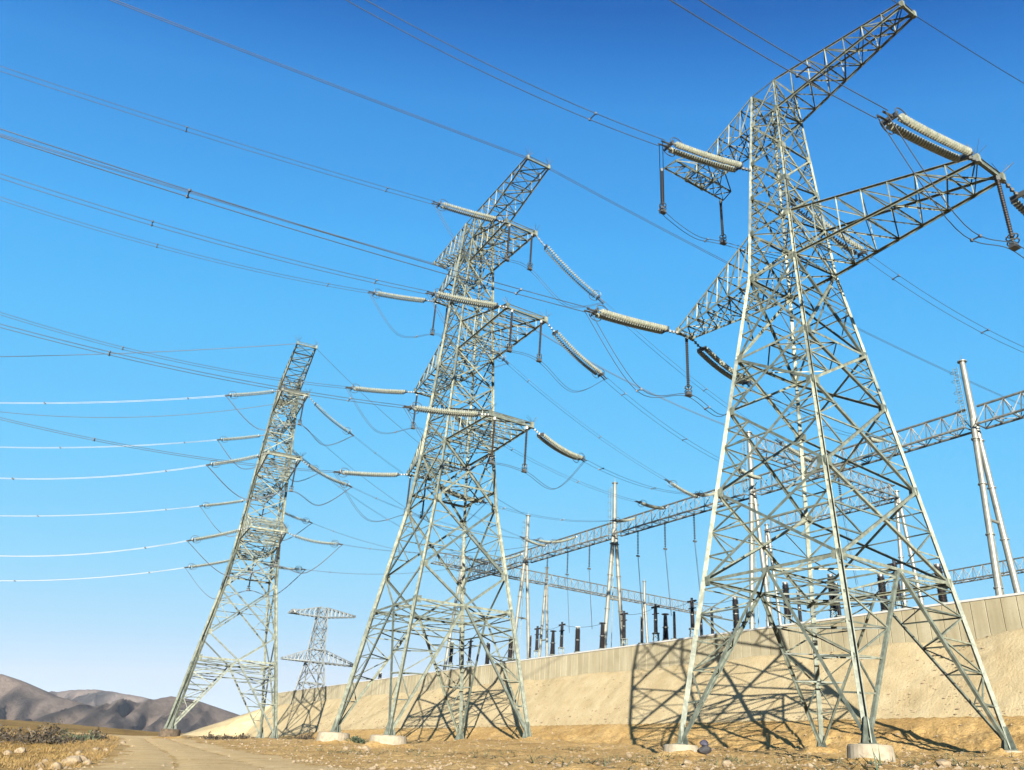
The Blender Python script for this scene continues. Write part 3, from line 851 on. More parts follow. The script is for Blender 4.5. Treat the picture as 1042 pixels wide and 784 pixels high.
def post_string(p, L, label, group):
    p = np.asarray(p, float); root = thing('jumper_support_insulator', p, label, 'insulator', group)
    rod = MB(); prof_ = [(0, .06)]; t = .3
    while t < L - 1.2: prof_ += [(t, .10), (t + .05, .17), (t + .12, .155), (t + .17, .10)]; t += .22
    prof_.append((L - 1.0, .08)); rod.lathe(p, p - np.array([0, 0, 1.]), prof_, 9); rod.build('rod', RUBBER, root)
    top = MB(); top.box(p - np.array([0, 0, .05]), (.3, .3, .4)); top.build('hanger', FITTING, root)
    rg = MB(); q = p - np.array([0, 0, L - 1.1]); ring(rg, q, (0, 0, 1), .48, .05); ring(rg, q - np.array([0, 0, .45]), (0, 0, 1), .48, .05)
    for a in range(4): rg.bar(q + np.array([.48 * math.cos(a * 1.571), .36 * math.sin(a * 1.571), 0]), q - np.array([0, 0, .2]), .05)
    rg.build('grading_ring', FITTING, root)
    cl = MB(); e = p - np.array([0, 0, L - .35]); cl.box(e, (.7, .5, .5), .4, .7); cl.tube(e + np.array([0, 0, .2]), q, .08, 6); cl.build('clamp_weight', FITTING, root)
    return p - np.array([0, 0, L])

def conductor(curve_pts, label, group, r=.05, gap=.45, side=None, name='conductor', mat=None, spacers=(), twin=True, n=5):
    mat = mat or WIRE; pts = [np.asarray(q, float) for q in curve_pts]
    root = thing(name, pts[0], label, 'power line', group)
    if side is None: d = unit(pts[-1] - pts[0]); side = unit(np.cross(d, (0, 0, 1)))
    for e in ((-1, 1) if twin else (0,)):
        mb = MB(); mb.path([q + side * e * gap / 2 for q in pts], r, n); mb.build('wire', mat, root, True)
    if twin and len(spacers):
        for i in spacers:
            sp_ = MB(); q = pts[i]; sp_.bar(q - side * gap * .6, q + side * gap * .6, .08)
            for e in (-1, 1): sp_.box(q + side * e * gap / 2, (.17, .17, .2))
            sp_.build('spacer', DARKWIRE, root)
    return root

def parab(p, q, sag, n=28):
    p, q = np.asarray(p, float), np.asarray(q, float); t = np.linspace(0, 1, n)[:, None]
    return list(p + (q - p) * t - np.array([0, 0, 1.]) * (4 * sag * t * (1 - t)))

def smooth_path(P, n=8): return list(catmull3([np.asarray(q, float) for q in P], n))
def catmull3(P, n):
    out = []
    for i in range(len(P) - 1):
        a, b, c, d = P[max(i - 1, 0)], P[i], P[i + 1], P[min(i + 2, len(P) - 1)]
        for k in range(n):
            t = k / n; out.append(.5 * (2 * b + (c - a) * t + (2 * a - 5 * b + 4 * c - d) * t * t + (3 * b - 3 * c + d - a) * t ** 3))
    out.append(P[-1]); return out

def dirv(deg): return np.array([math.cos(RAD(deg)), math.sin(RAD(deg))])

# gantry geometry first: the phases land on it
GZ = 46.6
G0 = np.array([38.3, 134.7]); GD = unit([-.5486, .836]); GA = np.array([-GD[1], GD[0]]);
if GA @ G0 < 0: GA = -GA
def gpt(s, t, z): p = G0 + GD * s + GA * t; return np.array([p[0], p[1], z])

TOWERN = {'R': 'closest pylon', 'M': 'middle pylon', 'L': 'road-end pylon'}
LV = {'1': 'top', '2': 'middle', '3': 'bottom'}
SD = {1: 'road-side', -1: 'slope-side'}

def span(tower, name, tip_l, phi, a, b, s_end=115, r=.038, gap=.9, ls=10.8, s0=2.0, mat=None, rs=.30):
    c = dict(p=tip_l, d=dirv(phi), a=a, b=b)
    e, side = tension_string(c, s0, ls, 'pale insulator string pulling toward the valley from the %s, %s' % (name, TOWERN[tower]), 'tension insulator strings', slack=.012, r=rs)
    ss = np.linspace(ls + 1.1, s_end, 40)
    conductor([curve_at(c, s) for s in ss], 'twin conductor crossing the valley from the %s, %s' % (name, TOWERN[tower]), 'overhead conductors', r, gap, side, mat=mat, spacers=(3, 14, 24))
    return e

def to_gantry(tower, name, tip_r, gs, sag, ls=10.8, s0=2.0, r=.042, gap=.8, gl=6.0, mat=None, rs=.30, land=True, smat=None):
    q = gpt(gs, -1.0, GZ + .8); p = np.asarray(tip_r, float); h = q[:2] - p[:2]; L = np.linalg.norm(h); b = 4 * sag / L ** 2; a = (q[2] - p[2]) / L - b * L
    c = dict(p=p, d=h / L, a=a, b=b)
    e, side = tension_string(c, s0, ls, 'insulator string pulling toward the gantry from the %s, %s' % (name, TOWERN[tower]), 'tension insulator strings', r=rs, mat=smat)
    c2 = dict(p=q, d=-h / L, a=-(a + 2 * b * L), b=b)
    ends = L - gl - 1.2
    tension_string(c2, .7, gl, 'insulator string on the gantry beam holding the line from the %s, %s' % (name, TOWERN[tower]), 'gantry insulator strings', gap=.55, r=.26)
    conductor([curve_at(c, s) for s in np.linspace(ls + 1.1, ends, 32)], 'twin conductor sagging to the gantry from the %s, %s' % (name, TOWERN[tower]), 'overhead conductors', r * .68, gap, side, mat=DARKWIRE, spacers=(4, 18))
    return e

def jumper(tower, name, a, mids, b, r=.05, gap=.5, drop=None):
    if drop is not None:
        m = (a + b) / 2; pts = parab(a, b, drop, 26)
    else: pts = smooth_path([a] + mids + [b], 8)
    conductor(pts, 'looping jumper cable hanging under the %s of the %s' % (name, TOWERN[tower]), 'jumper loops', r, gap, mat=DARKWIRE, spacers=(8, 18))

# --- closest pylon
nt = [TR.loc(R_REACH[0][0], e * R_REACH[0][1], RZL) for e in (-1, 1)]
ft = [TR.loc(-R_REACH[1][0], e * R_REACH[1][1], RZL) for e in (-1, 1)]
mid = [TR.leg('A', 39.9 * K), TR.leg('D', 39.9 * K)]
a1 = span('R', 'road-side arm', nt[0], 212.1, -.2186, .00277)
a2 = span('R', 'slope-side arm', ft[0], 211.5, -.1365, .00078)
a3 = span('R', 'tower body', mid[0], 211.7, -.28, .00385)
b2 = to_gantry('R', 'slope-side arm', ft[1], -27, 3.0)
b3 = to_gantry('R', 'tower body', mid[1], -56, 3.5)
b1 = to_gantry('R', 'road-side arm', nt[1], -72, 4.0)
G_P = 'jumper support insulators'
p1 = post_string(lerp(nt[0], nt[1], .75) - np.array([0, 0, .3]), 6.6, 'dark rod insulator hanging from the road-side arm tip of the closest pylon', G_P)
p2 = post_string(lerp(ft[0], ft[1], .6) - np.array([0, 0, .3]), 6.9, 'dark rod insulator hanging from the slope-side arm tip of the closest pylon', G_P)
ob = [TR.loc(-R_REACH[3][0], e * R_REACH[3][1], RZU) for e in (-1, 1)]
p3 = post_string(ob[0], 6.1, 'dark rod insulator under the outer end of the upper crossbar, closest pylon', G_P)
p4 = post_string(ob[1], 6.1, 'dark rod insulator under the body-side end of the upper crossbar, closest pylon', G_P)
jumper('R', 'road-side arm', a1, [lerp(a1, p1, .55) - np.array([0, 0, 3.2]), p1], b1 + 0) if False else conductor(smooth_path([a1, lerp(a1, p1, .5) - np.array([0, 0, 3.6]), p1 + np.array([0, 0, .2]), lerp(p1, b1, .5) - np.array([0, 0, 2.4]), b1]), 'looping jumper cable under the road-side arm of the closest pylon', 'jumper loops', .036, .6, mat=DARKWIRE, spacers=(10, 20))
conductor(smooth_path([a2, lerp(a2, p2, .5) - np.array([0, 0, 4.0]), p2 + np.array([0, 0, .2]), lerp(p2, b2, .5) - np.array([0, 0, 3.0]), b2]), 'looping jumper cable under the slope-side arm of the closest pylon', 'jumper loops', .036, .6, mat=DARKWIRE, spacers=(8, 20))
conductor(smooth_path([a3, lerp(a3, p3, .55) - np.array([0, 0, 2.2]), p3 + np.array([0, 0, .2]), lerp(p3, p4, .5) - np.array([0, 0, .9]), p4 + np.array([0, 0, .2]), lerp(p4, b3, .5) - np.array([0, 0, 1.2]), b3]), 'jumper cable carried round the back of the closest pylon under its upper crossbar', 'jumper loops', .036, .5, mat=DARKWIRE, spacers=(12, 28))
gw = TR.loc(R_REACH[2], 0, lerp(RZU, RZT, .45))
GWG = 'ground wires'
def aim(p, deg, x, y, sag=.0006, L=120):
    """straight-running wire in compass direction deg whose fall makes it pass the photographed point"""
    d = dirv(deg); D = ray(x, y)[:2]; M = np.array([[d[0], -D[0]], [d[1], -D[1]]]); t, k = np.linalg.solve(M, -np.asarray(p)[:2])
    z = ray(x, y)[2] * k; a = (z - p[2]) / t - sag * t
    return [curve_at(dict(p=p, d=d, a=a, b=sag), s) for s in np.linspace(0, L, 32)]
conductor(aim(gw, 33.0, 1042, 85, .0012, 70), 'thin ground wire slanting toward the gantry from the peak arm of the closest pylon', GWG, .04, twin=False, mat=DARKWIRE)
conductor([curve_at(dict(p=gw, d=dirv(211.8), a=-.12, b=.0012), s) for s in np.linspace(0, 110, 30)], 'thin ground wire running up out of view from the peak arm of the closest pylon', GWG, .04, twin=False, mat=DARKWIRE)

# --- middle and left pylons
MS = {('1', 1): (210.2, -.15125, .00067), ('2', 1): (209.8, -.18102, .00155), ('1', -1): (209.7, -.22428, .00187), ('3', 1): (209.9, -.19762, .00195), ('2', -1): (210.5, -.24832, .00256), ('3', -1): (209.1, -.20988, .00227)}
LS = {('1', 1): (187.0, -.24037, .00139), ('1', -1): (186.6, -.24055, .00147), ('2', 1): (186.5, -.35511, .00323), ('2', -1): (186.9, -.26079, .00183), ('3', 1): (186.6, -.37598, .00383), ('3', -1): (186.9, -.29726, .00242)}
MG = {('1', 1): -14, ('2', 1): -3, ('3', 1): 8, ('1', -1): 12, ('2', -1): 21, ('3', -1): 30}
LG = {('1', 1): 62, ('2', 1): 56, ('3', 1): 50, ('1', -1): 88, ('2', -1): 80, ('3', -1): 72}
for key, T, S_, G_, rr_, gp, sg in (('M', TM, MS, MG, .038, .85, 3.2), ('L', TL, LS, LG, .036, .5, 4.0)):
    for n in '123':
        for sd in (1, -1):
            t0, t1 = T.tips[n, sd]; nm = '%s %s arm' % (LV[n], SD[sd])
            ls = 10.9 if key == 'M' else 9.8
            e0 = span(key, nm, t0, *S_[n, sd], s_end=105, mat=BRIGHTWIRE if key == 'L' else None, r=rr_, gap=gp, ls=ls, rs=.29 if key == 'M' else .27)
            e1 = to_gantry(key, nm, t1, G_[n, sd], sg, ls=ls, r=rr_, gap=gp, rs=.29 if key == 'M' else .27)
            ps = []
            for k_, (f, wh) in enumerate(((.12, 'valley end'), (.88, 'gantry end'))):
                if key == 'L' and k_ == 0: continue
                ps.append(post_string(lerp(t0, t1, f) - np.array([0, 0, .3]), 6.6, 'dark rod insulator at the %s of the %s tip, %s' % (wh, nm, TOWERN[key]), G_P))
            midp = [q + np.array([0, 0, .2]) for q in ps]
            conductor(smooth_path([e0, lerp(e0, midp[0], .5) - np.array([0, 0, 4.2])] + midp + [lerp(midp[-1], e1, .5) - np.array([0, 0, 3.4]), e1]),
                      'looping jumper cable under the %s, %s' % (nm, TOWERN[key]), 'jumper loops', .032 if key == 'M' else .045, .5, mat=DARKWIRE if key == 'M' else WIRE, spacers=(12,))
    for sd in (1, -1):
        t0, t1 = T.tips['g', sd]; nm = '%s peak arm, %s' % (SD[sd], TOWERN[key])
        if key == 'M': c = dict(p=t0, d=dirv(208.3), a=-.0596, b=.00021)
        else: c = dict(p=t0, d=dirv(186.5), a=-.207 if sd > 0 else -.2975, b=.0006 if sd > 0 else .00256)
        conductor([curve_at(c, s) for s in np.linspace(0, 105, 30)], 'ground wire crossing the valley from the ' + nm, GWG, .05 if key == 'M' else .07, .35, twin=key == 'M', mat=WIRE)
        conductor(aim(t1, 33.0, 735, 265, .0003, 260) if key == 'M' and sd > 0 else parab(t1, gpt(0 if key == 'M' else (72.2 if sd > 0 else 104.5), 0, 56.9), 3), 'ground wire heading to the gantry from the ' + nm, GWG, .045, .35, twin=key == 'M', mat=WIRE)

# ------------------------------------------------------------------ substation gantry
def gantry_beam(p, q, label, w=2.4, h=3.0, name='gantry_beam', mat=None):
    mat = mat or GANTRY; p, q = np.asarray(p, float), np.asarray(q, float)
    root = thing(name, p, label, 'gantry beam', 'substation gantry beams')
    d = unit(q - p); side = unit(np.cross(d, (0, 0, 1))) * w / 2; up = np.array([0, 0, h])
    L = np.linalg.norm(q - p); n = max(4, int(L / 2.4)); ch = MB(); lc = MB()
    lines = [lambda t, o=o: lerp(p, q, t) + o for o in (side, -side, up)]
    for l in lines: ch.tube(l(0), l(1), .17, 7)
    ch.build('chords', mat, root)
    for i in range(n + 1):
        t = i / n; a, b, c = [l(t) for l in lines]
        lc.bar(a, b, .13)
        if i < n:
            t2 = (i + .5) / n; t3 = (i + 1) / n
            m = lines[2](t2)
            lc.bar(a, m, .11); lc.bar(b, m, .11); lc.bar(lines[0](t3), m, .11); lc.bar(lines[1](t3), m, .11)
            lc.bar(a if i % 2 else b, lines[1](t3) if i % 2 else lines[0](t3), .10)
    lc.build('lacing', mat, root)
    return root

def a_column(s, t, top, mast, label, splay=2.9, along=None, ladder=True, r=.42):
    base = ZW - .5; along = GA if along is None else along
    x = gpt(s, t, 0); root = thing('gantry_column', (x[0], x[1], base), label, 'gantry column', 'substation gantry columns')
    A = np.array([x[0], x[1], top]); o = np.array([along[0], along[1], 0]) * splay
    for e in (-1, 1):
        mb = MB(); foot = np.array([x[0], x[1], base]) + o * e; end = A + o * e * .10
        mb.tube(foot, end, r * 1.05, 14, r * .9)
        for k in (.22, .45, .68, .9): c = lerp(foot, end, k); dd = unit(end - foot); mb.tube(c - dd * .07, c + dd * .07, r * 1.35, 14)
        mb.build('leg', PIPE, root, False)
    tb = MB()
    for k in (.12, .52): z = lerp(base, top, k); w = splay * (1 - .9 * k); tb.tube(np.array([x[0], x[1], z]) - o / splay * w, np.array([x[0], x[1], z]) + o / splay * w, .2, 8)
    tb.build('cross_tie', PIPE, root)
    if mast > top:
        m = MB(); m.tube(A - np.array([0, 0, 1.0]), (x[0], x[1], mast), r * 1.15, 14, r * .9); m.tube((x[0], x[1], mast), (x[0], x[1], mast + .15), r * 1.5, 14)
        m.build('mast', PIPE, root)
        if ladder:
            l = MB(); g3 = np.array([GD[0], GD[1], 0]); b0 = np.array([x[0], x[1], 0]) + g3 * 1.0 - np.array([GA[0], GA[1], 0]) * .3
            for e in (-.32, .32): l.bar(b0 + g3 * e + np.array([0, 0, top - .5]), b0 + g3 * e + np.array([0, 0, mast - .6]), .06)
            z = top - .4
            while z < mast - .8:
                l.bar(b0 - g3 * .32 + np.array([0, 0, z]), b0 + g3 * .32 + np.array([0, 0, z]), .05)
                if int((z - top) * 2) % 3 == 0: ring(l, b0 + g3 * .42 + np.array([0, 0, z]), (0, 0, 1), .5, .03, 10); l.bar(b0, (x[0], x[1], z), .06)
                z += .45
            l.build('ladder', STEEL, root)
    rod = MB(); rod.tube((x[0], x[1], mast), (x[0], x[1], mast + 1.2), .04, 5, .02); rod.build('lightning_rod', FITTING, root)
    return root

c_s = [-40.1, 0.0, 38.2, 72.2, 104.5]
names = ['tall pipe A-frame at the right with a caged ladder beside its mast', 'pipe A-frame column seen through the closest pylon, carrying two beams at its corner',
         'slim pipe A-frame column standing alone between the middle and closest pylons', 'narrow pipe A-frame column just beside the middle pylon', 'pipe A-frame column seen through the middle pylon where two beams meet']
for s, nm in zip(c_s, names): a_column(s, 0, GZ, 55.6 if s < -1 else 57.0, nm)
a_column(-78, 0, GZ, 59, 'pipe A-frame column of the front gantry row beyond the caged ladder column')
ext = [-78] + c_s
bl = ['front gantry beam at the right edge beyond the caged ladder column', 'front gantry beam between caged ladder column and the column inside the closest pylon', 'front gantry beam just left of the closest pylon, its insulators reaching up and out',
      'front gantry beam between the lone slim column and the column beside the middle pylon', 'front gantry beam passing behind the middle pylon']
for (a, b), l in zip(zip(ext[:-1], ext[1:]), bl): gantry_beam(gpt(a + .8, 0, GZ - 1.2), gpt(b - .8, 0, GZ - 1.2), l)
gantry_beam(gpt(0, .8, 54.0), gpt(0, 43, 54.0), 'high cross beam running back from the column inside the closest pylon')
gantry_beam(gpt(-.3, 43.6, 54.0), gpt(34, 43.6, 54.0), 'high rear beam behind the closest pylon, joined to the cross beam')
a_column(-.5, 43.5, 54, 55.5, 'rear pipe A-frame column under the high beams, seen inside the closest pylon', along=GD, ladder=False)
a_column(34, 43.5, 54, 55.5, 'rear pipe A-frame column at the far end of the high rear beam', along=GD, ladder=False)
gantry_beam(gpt(104.5, -9, 49.2), gpt(104.5, 28, 49.2), 'cross beam starting at the middle pylon and running back to the right')
gantry_beam(gpt(104.5, 29, 49.2), gpt(104.5, 66, 49.2), 'cross beam sloping down across the sky toward the black post insulators')
gantry_beam(gpt(104.5, 67, 49.2), gpt(104.5, 100, 49.2), 'farther continuation of the left cross beam, reaching behind the closest pylon')
for t, nm in ((28.5, 'far pipe column halfway along the left cross beam'), (66.5, 'far pale pipe column under the left cross beam, beside the closest pylon')): a_column(104.5, t, 49, 54 if t < 40 else 56, nm, along=GD, ladder=False)
r0, r1 = at_height(860, 612, 46), at_height(1042, 581, 46); rd = unit(r1 - r0)
gantry_beam(r0, r0 + rd * 26, 'distant low gantry beam above the wall, left half'); gantry_beam(r0 + rd * 27, r1 + rd * 22, 'distant low gantry beam above the wall at the right edge')

# strings hanging below the front beam, with droppers to the equipment
def hang(s, L, label, drop_to, dlabel):
    p = gpt(s, -.6, GZ - 1.3); root = thing('hanging_insulator', p, label, 'insulator', 'hanging insulators under the front beam')
    mb = MB(); mb.lathe(p - np.array([0, 0, .4]), p - np.array([0, 0, L]), disc_profile(L - .4, .21, .30), 8); mb.build('disc_string', RUBBER, root)
    f = MB(); f.tube(p, p - np.array([0, 0, .45]), .05, 6); f.box(p - np.array([0, 0, L + .15]), (.7, .3, .3), .5); f.build('fitting', FITTING, root)
    e = p - np.array([0, 0, L + .2]); q = e.copy(); q[2] = drop_to; q[0] += .9
    conductor(parab(e, q, .15, 8), dlabel, 'dropper wires', .035, .6, twin=True, n=4)
hs = [(-18, 'right of the column inside the closest pylon'), (14, 'just left of the closest pylon'), (22, 'second from the closest pylon'), (30, 'nearest the lone slim column on its right'),
      (46, 'nearest the lone slim column on its left'), (54, 'midway between the lone and narrow columns'), (62, 'nearest the narrow column beside the middle pylon')]
for s, w in hs: hang(s, 5.6, 'dark hanging insulator under the front beam, ' + w, 27.0, 'dropper wires below the hanging insulator ' + w)

# black post insulators behind the wall
ORD = ['first', 'second', 'third', 'fourth', 'fifth', 'sixth', 'seventh', 'eighth', 'ninth', 'tenth', 'eleventh', 'twelfth', 'thirteenth', 'fourteenth', 'fifteenth', 'sixteenth', 'seventeenth', 'eighteenth', 'nineteenth', 'twentieth',
       'twenty-first', 'twenty-second', 'twenty-third', 'twenty-fourth', 'twenty-fifth', 'twenty-sixth', 'twenty-seventh', 'twenty-eighth', 'twenty-ninth', 'thirtieth']
EQ = [(387, 686, 1, 8), (460, 655, 1, 9), (479, 653, 2, 9), (497, 656, 1, 9), (520, 650, 1, 10), (540, 648, 0, 9), (547, 640, 2, 12), (563, 643, 3, 9), (572, 636, 2, 12), (588, 640, 1, 9), (613, 635, 3, 10), (635, 625, 2, 12),
      (653, 629, 0, 9), (667, 618, 2, 12), (677, 626, 3, 9), (686, 624, 0, 9), (704, 612, 2, 12), (713, 622, 0, 10), (724, 620, 0, 9), (748, 610, 1, 9), (799, 595, 1, 10), (812, 604, 0, 9), (845, 587, 1, 10), (851, 595, 0, 9), (896, 587, 1, 10), (910, 574, 2, 13), (954, 577, 1, 10)]
KINDS_ = ['slim black rod insulator', 'stout black ribbed post insulator', 'black post insulator with a cross-shaped head', 'black tapering post insulator with a flat cap']
def equipment(i, x, y, kind, back):
    d = ray(x, y); n3 = np.array([WN[0], WN[1]]); k = (-back - (-W0) @ n3) / (d[:2] @ n3); top = d * k     # on a plane `back` metres behind the wall
    k = ((W0 - WN * back) @ n3) / (d[:2] @ n3); top = d * k
    H = top[2] - (ZW - .45); base = np.array([top[0], top[1], ZW - .45])
    root = thing('post_insulator', base, '%s, %s from the left above the wall' % (KINDS_[kind], ORD[i]), 'insulator', 'black post insulators behind the wall')
    hi = min(.62 * H, 4.2); st = base + np.array([0, 0, H - hi])
    sup = MB(); w = .55
    for a in (-1, 1):
        for b in (-1, 1): sup.bar(base + np.array([a * w, b * w, 0]), st + np.array([a * w * .6, b * w * .6, 0]), .1)
    for q in range(5):
        z0, z1 = (H - hi) * q / 5, (H - hi) * (q + 1) / 5
        for a in (-1, 1): sup.bar(base + np.array([-w * a * .9, w * .9, z0]), base + np.array([w * a * .9, w * .9, z1]), .06); sup.bar(base + np.array([w * .9, -w * a * .9, z0]), base + np.array([w * .9, w * a * .9, z1]), .06)
    sup.box(st, (1.1, 1.1, .12)); sup.build('support', STEEL, root)
    r0_, r1_ = ((.26, .22), (.50, .46), (.36, .32), (.52, .30))[kind]
    ins = MB(); pr_ = [(0, r0_ * .8)]; n = int(hi / .17)
    for q in range(n):
        t = .1 + (hi - .2) * q / n; rr_ = lerp(r0_, r1_, q / n)
        if q == n // 2: pr_ += [(t, rr_ * .62), (t + .12, rr_ * .62)]; continue
        pr_ += [(t, rr_ * .7), (t + .05, rr_), (t + .10, rr_ * .93), (t + .14, rr_ * .7)]
    pr_.append((hi, r1_ * .7)); ins.lathe(st, st + np.array([0, 0, hi]), pr_, 12); ins.build('insulator_column', RUBBER, root)
    fl = MB(); m_ = st + np.array([0, 0, hi * .5]); fl.tube(m_ - np.array([0, 0, .06]), m_ + np.array([0, 0, .10]), r0_ * .9, 12); fl.build('flange', FITTING, root)
    hd = MB(); tp = st + np.array([0, 0, hi])
    if kind == 2:
        g3 = np.array([GD[0], GD[1], 0]); hd.bar(tp - g3 * .95, tp + g3 * .95, .24); hd.tube(tp, tp + np.array([0, 0, .5]), .2, 8); hd.bar(tp - np.array([0, 0, 1.1]) - g3 * .8, tp - np.array([0, 0, 1.1]) + g3 * .8, .14)
    elif kind == 3: hd.tube(tp, tp + np.array([0, 0, .2]), r1_ * 1.5, 12); ring(hd, tp + np.array([0, 0, .1]), (0, 0, 1), .75, .05, 14)
    elif kind == 1: hd.tube(tp, tp + np.array([0, 0, .25]), r1_ * .8, 12); hd.bar(tp + np.array([-.4, 0, .3]), tp + np.array([.4, 0, .3]), .12)
    else: hd.tube(tp, tp + np.array([0, 0, .2]), r1_ * .9, 10)
    hd.build('terminal_head', FITTING if kind != 2 else RUBBER, root)
    return tp
heads = [equipment(i, *e) for i, e in enumerate(sorted(EQ))]
for a, b in ((6, 8), (8, 10), (11, 13), (13, 16), (16, 19), (20, 22), (24, 26)):
    conductor(parab(heads[a], heads[b], .5, 10), 'thin bus wire between the %s and %s black post insulators above the wall' % (ORD[a], ORD[b]), 'bus wires', .03, twin=False, n=4, mat=DARKWIRE)

# ------------------------------------------------------------------ dusty valley air
def build_haze():
    m = bpy.data.materials.new('valley_haze'); m.use_nodes = True; t = m.node_tree; t.nodes.clear()
    out = t.nodes.new('ShaderNodeOutputMaterial'); v = t.nodes.new('ShaderNodeVolumePrincipled')
    v.inputs['Color'].default_value = (.80, .87, 1.0, 1); v.inputs['Density'].default_value = HAZE; v.inputs['Anisotropy'].default_value = 0.0
    t.links.new(v.outputs[0], out.inputs['Volume'])
    mb = MB(); mb.box((0, 0, 155), (15000, 15000, 390)); o = mb.build('haze', m); o['kind'] = 'stuff'
HAZE = 2.2e-5
build_haze()

# ------------------------------------------------------------------ small things on the ground
def ground_hit(x, y, lo=20, hi=320):
    d = ray(x, y)
    for k in np.linspace(lo, hi, 2400):
        P = d * k / d[1]
        if float(ground_z(P[0], P[1])) >= P[2]: return np.array([P[0], P[1], float(ground_z(P[0], P[1]))])
    return None

def rock_bm(r, seed):
    bm = bmesh.new(); bmesh.ops.create_icosphere(bm, subdivisions=2, radius=1); rs = random.Random(seed)
    ax = [Vector((rs.uniform(-1, 1), rs.uniform(-1, 1), rs.uniform(-1, 1))).normalized() for _ in range(7)]
    for v in bm.verts:
        k = 1.0
        for a in ax:
            d = v.co.normalized().dot(a)
            if d > .72: k = min(k, .72 / d)
        v.co = v.co * k * rs.uniform(.95, 1.05); v.co.z *= .72
        v.co *= r
    return bm
for i, (x, y, r) in enumerate([(66, 779, .30), (74, 777, .42), (82, 775, .36), (88, 778, .26), (46, 777, .2), (40, 781, .18), (56, 782, .22), (97, 764, .3), (80, 768, .25), (20, 766, .4), (8, 768, .3), (125, 757, .4), (108, 765, .3), (352, 763, .35), (372, 764, .55), (366, 762, .3), (700, 778, .3), (640, 770, .25), (590, 771, .22), (960, 781, .25), (740, 779, .25)]):
    p = ground_hit(x, y)
    if p is None: continue
    bm = rock_bm(r, i); me = bpy.data.meshes.new('rock'); bm.to_mesh(me); bm.free(); me.materials.append(ROCK)
    o = bpy.data.objects.new('rock', me); COL.objects.link(o); o.location = p + np.array([0, 0, r * .25]); o.rotation_euler = (0, 0, random.uniform(0, 6))
    o['category'] = 'rock'
    if x < 130: o['label'] = 'pale stone lying beside the dirt road on its field side'; o['group'] = 'stones beside the dirt road'
    else: o['label'] = 'pale stone lying on the tan soil in front of the pylons'; o['group'] = 'stones on the tan soil'

def shrub(p, w, d, h, label, seed, mat, rz=0.0, n=700):
    rs = random.Random(seed); root = thing('shrub', p, label, 'bush', 'bushes in the dry field'); lf = MB(); st = MB()
    for i in range(9):
        a = rs.uniform(0, 6.28); e = p + np.array([math.cos(a) * w * .35, math.sin(a) * d * .35, h * rs.uniform(.5, .9)]); st.tube(p, e, .03, 4, .01)
    for i in range(n):
        a, b, c = rs.gauss(0, .42), rs.gauss(0, .42), abs(rs.gauss(.35, .3))
        if a * a + b * b > 1.1: continue
        q = p + np.array([(a * w) * math.cos(rz) - b * d * math.sin(rz), a * w * math.sin(rz) + b * d * math.cos(rz), min(c, 1.0) * h * (1 - .5 * (a * a + b * b)) * (0.75 + .35 * math.sin(a * 7 + seed))])
        u = unit([rs.uniform(-1, 1), rs.uniform(-1, 1), rs.uniform(-.4, 1)]); v = unit(np.cross(u, (rs.uniform(-1, 1), .3, rs.uniform(-1, 1)))); s = rs.uniform(.12, .30)
        lf.add([q, q + u * s + v * s * .4, q + u * s * 1.9, q + u * s - v * s * .4], [(0, 1, 2, 3)])
    lf.build('foliage', mat, root); st.build('stems', ROCK, root)
for i, (x, y, w, h, l) in enumerate([(36, 757, 4.2, 2.6, 'wide dark bush in the dry field left of the road'), (50, 757, 4.0, 2.4, 'dark rounded bush adjoining the wide bush, nearer the road'), (97, 753.5, 2.4, 1.8, 'small dark bush close to the edge of the dirt road'), (2, 754, 3.2, 2.2, 'brownish bush at the left border of the field'), (75, 754, 4.5, 1.6, 'low straggly olive bush between the dark bushes')]):
    p = ground_hit(x, y)
    if p is not None: shrub(p, w, 1.6, h, l, i, BUSH if i != 4 else WEED)
for i, (x, y, l) in enumerate([(215, 752.5, 'low dark scrub clump beside the left pylon, road side of its feet'), (232, 752.5, 'low scrub clump under the left pylon'), (249, 752, 'low scrub clump near the twin feet of the left pylon'), (311, 752.5, 'small scrub clump between the left and middle pylons')]):
    p = ground_hit(x, y)
    if p is not None: shrub(p, 1.6, 1.0, .9, l, 40 + i, BUSH, n=260)
p = ground_hit(362, 756)
if p is not None: shrub(p, 1.8, 1.0, .9, 'grey green weed tuft between the two round blocks of the middle pylon', 77, WEED, n=300)

# bundle beside the near footing
p = ground_hit(716, 768)
if p is not None:
    b = thing('bundle', p, 'small dark bundle with a purple-blue top beside the concrete footing', 'bundle')
    DK = simple('dark_cloth', [(.3, (.006, .006, .007)), (.7, (.018, .017, .02))], 5, .8); BL = simple('blue_cloth', [(.3, (.012, .012, .026)), (.7, (.03, .028, .055))], 5, .7)
    for nm, m_, zz, r in (('sack', DK, .32, .42), ('cover', BL, .75, .30)):
        bm = rock_bm(r, 5 if nm == 'sack' else 6); mb = MB(); bm.verts.ensure_lookup_table()
        mb.add([np.array(v.co) * (1.25, 1, 1.1) + p + np.array([.1, 0, zz]) for v in bm.verts], [tuple(v.index for v in f_.verts) for f_ in bm.faces]); bm.free(); mb.build(nm, m_, b)

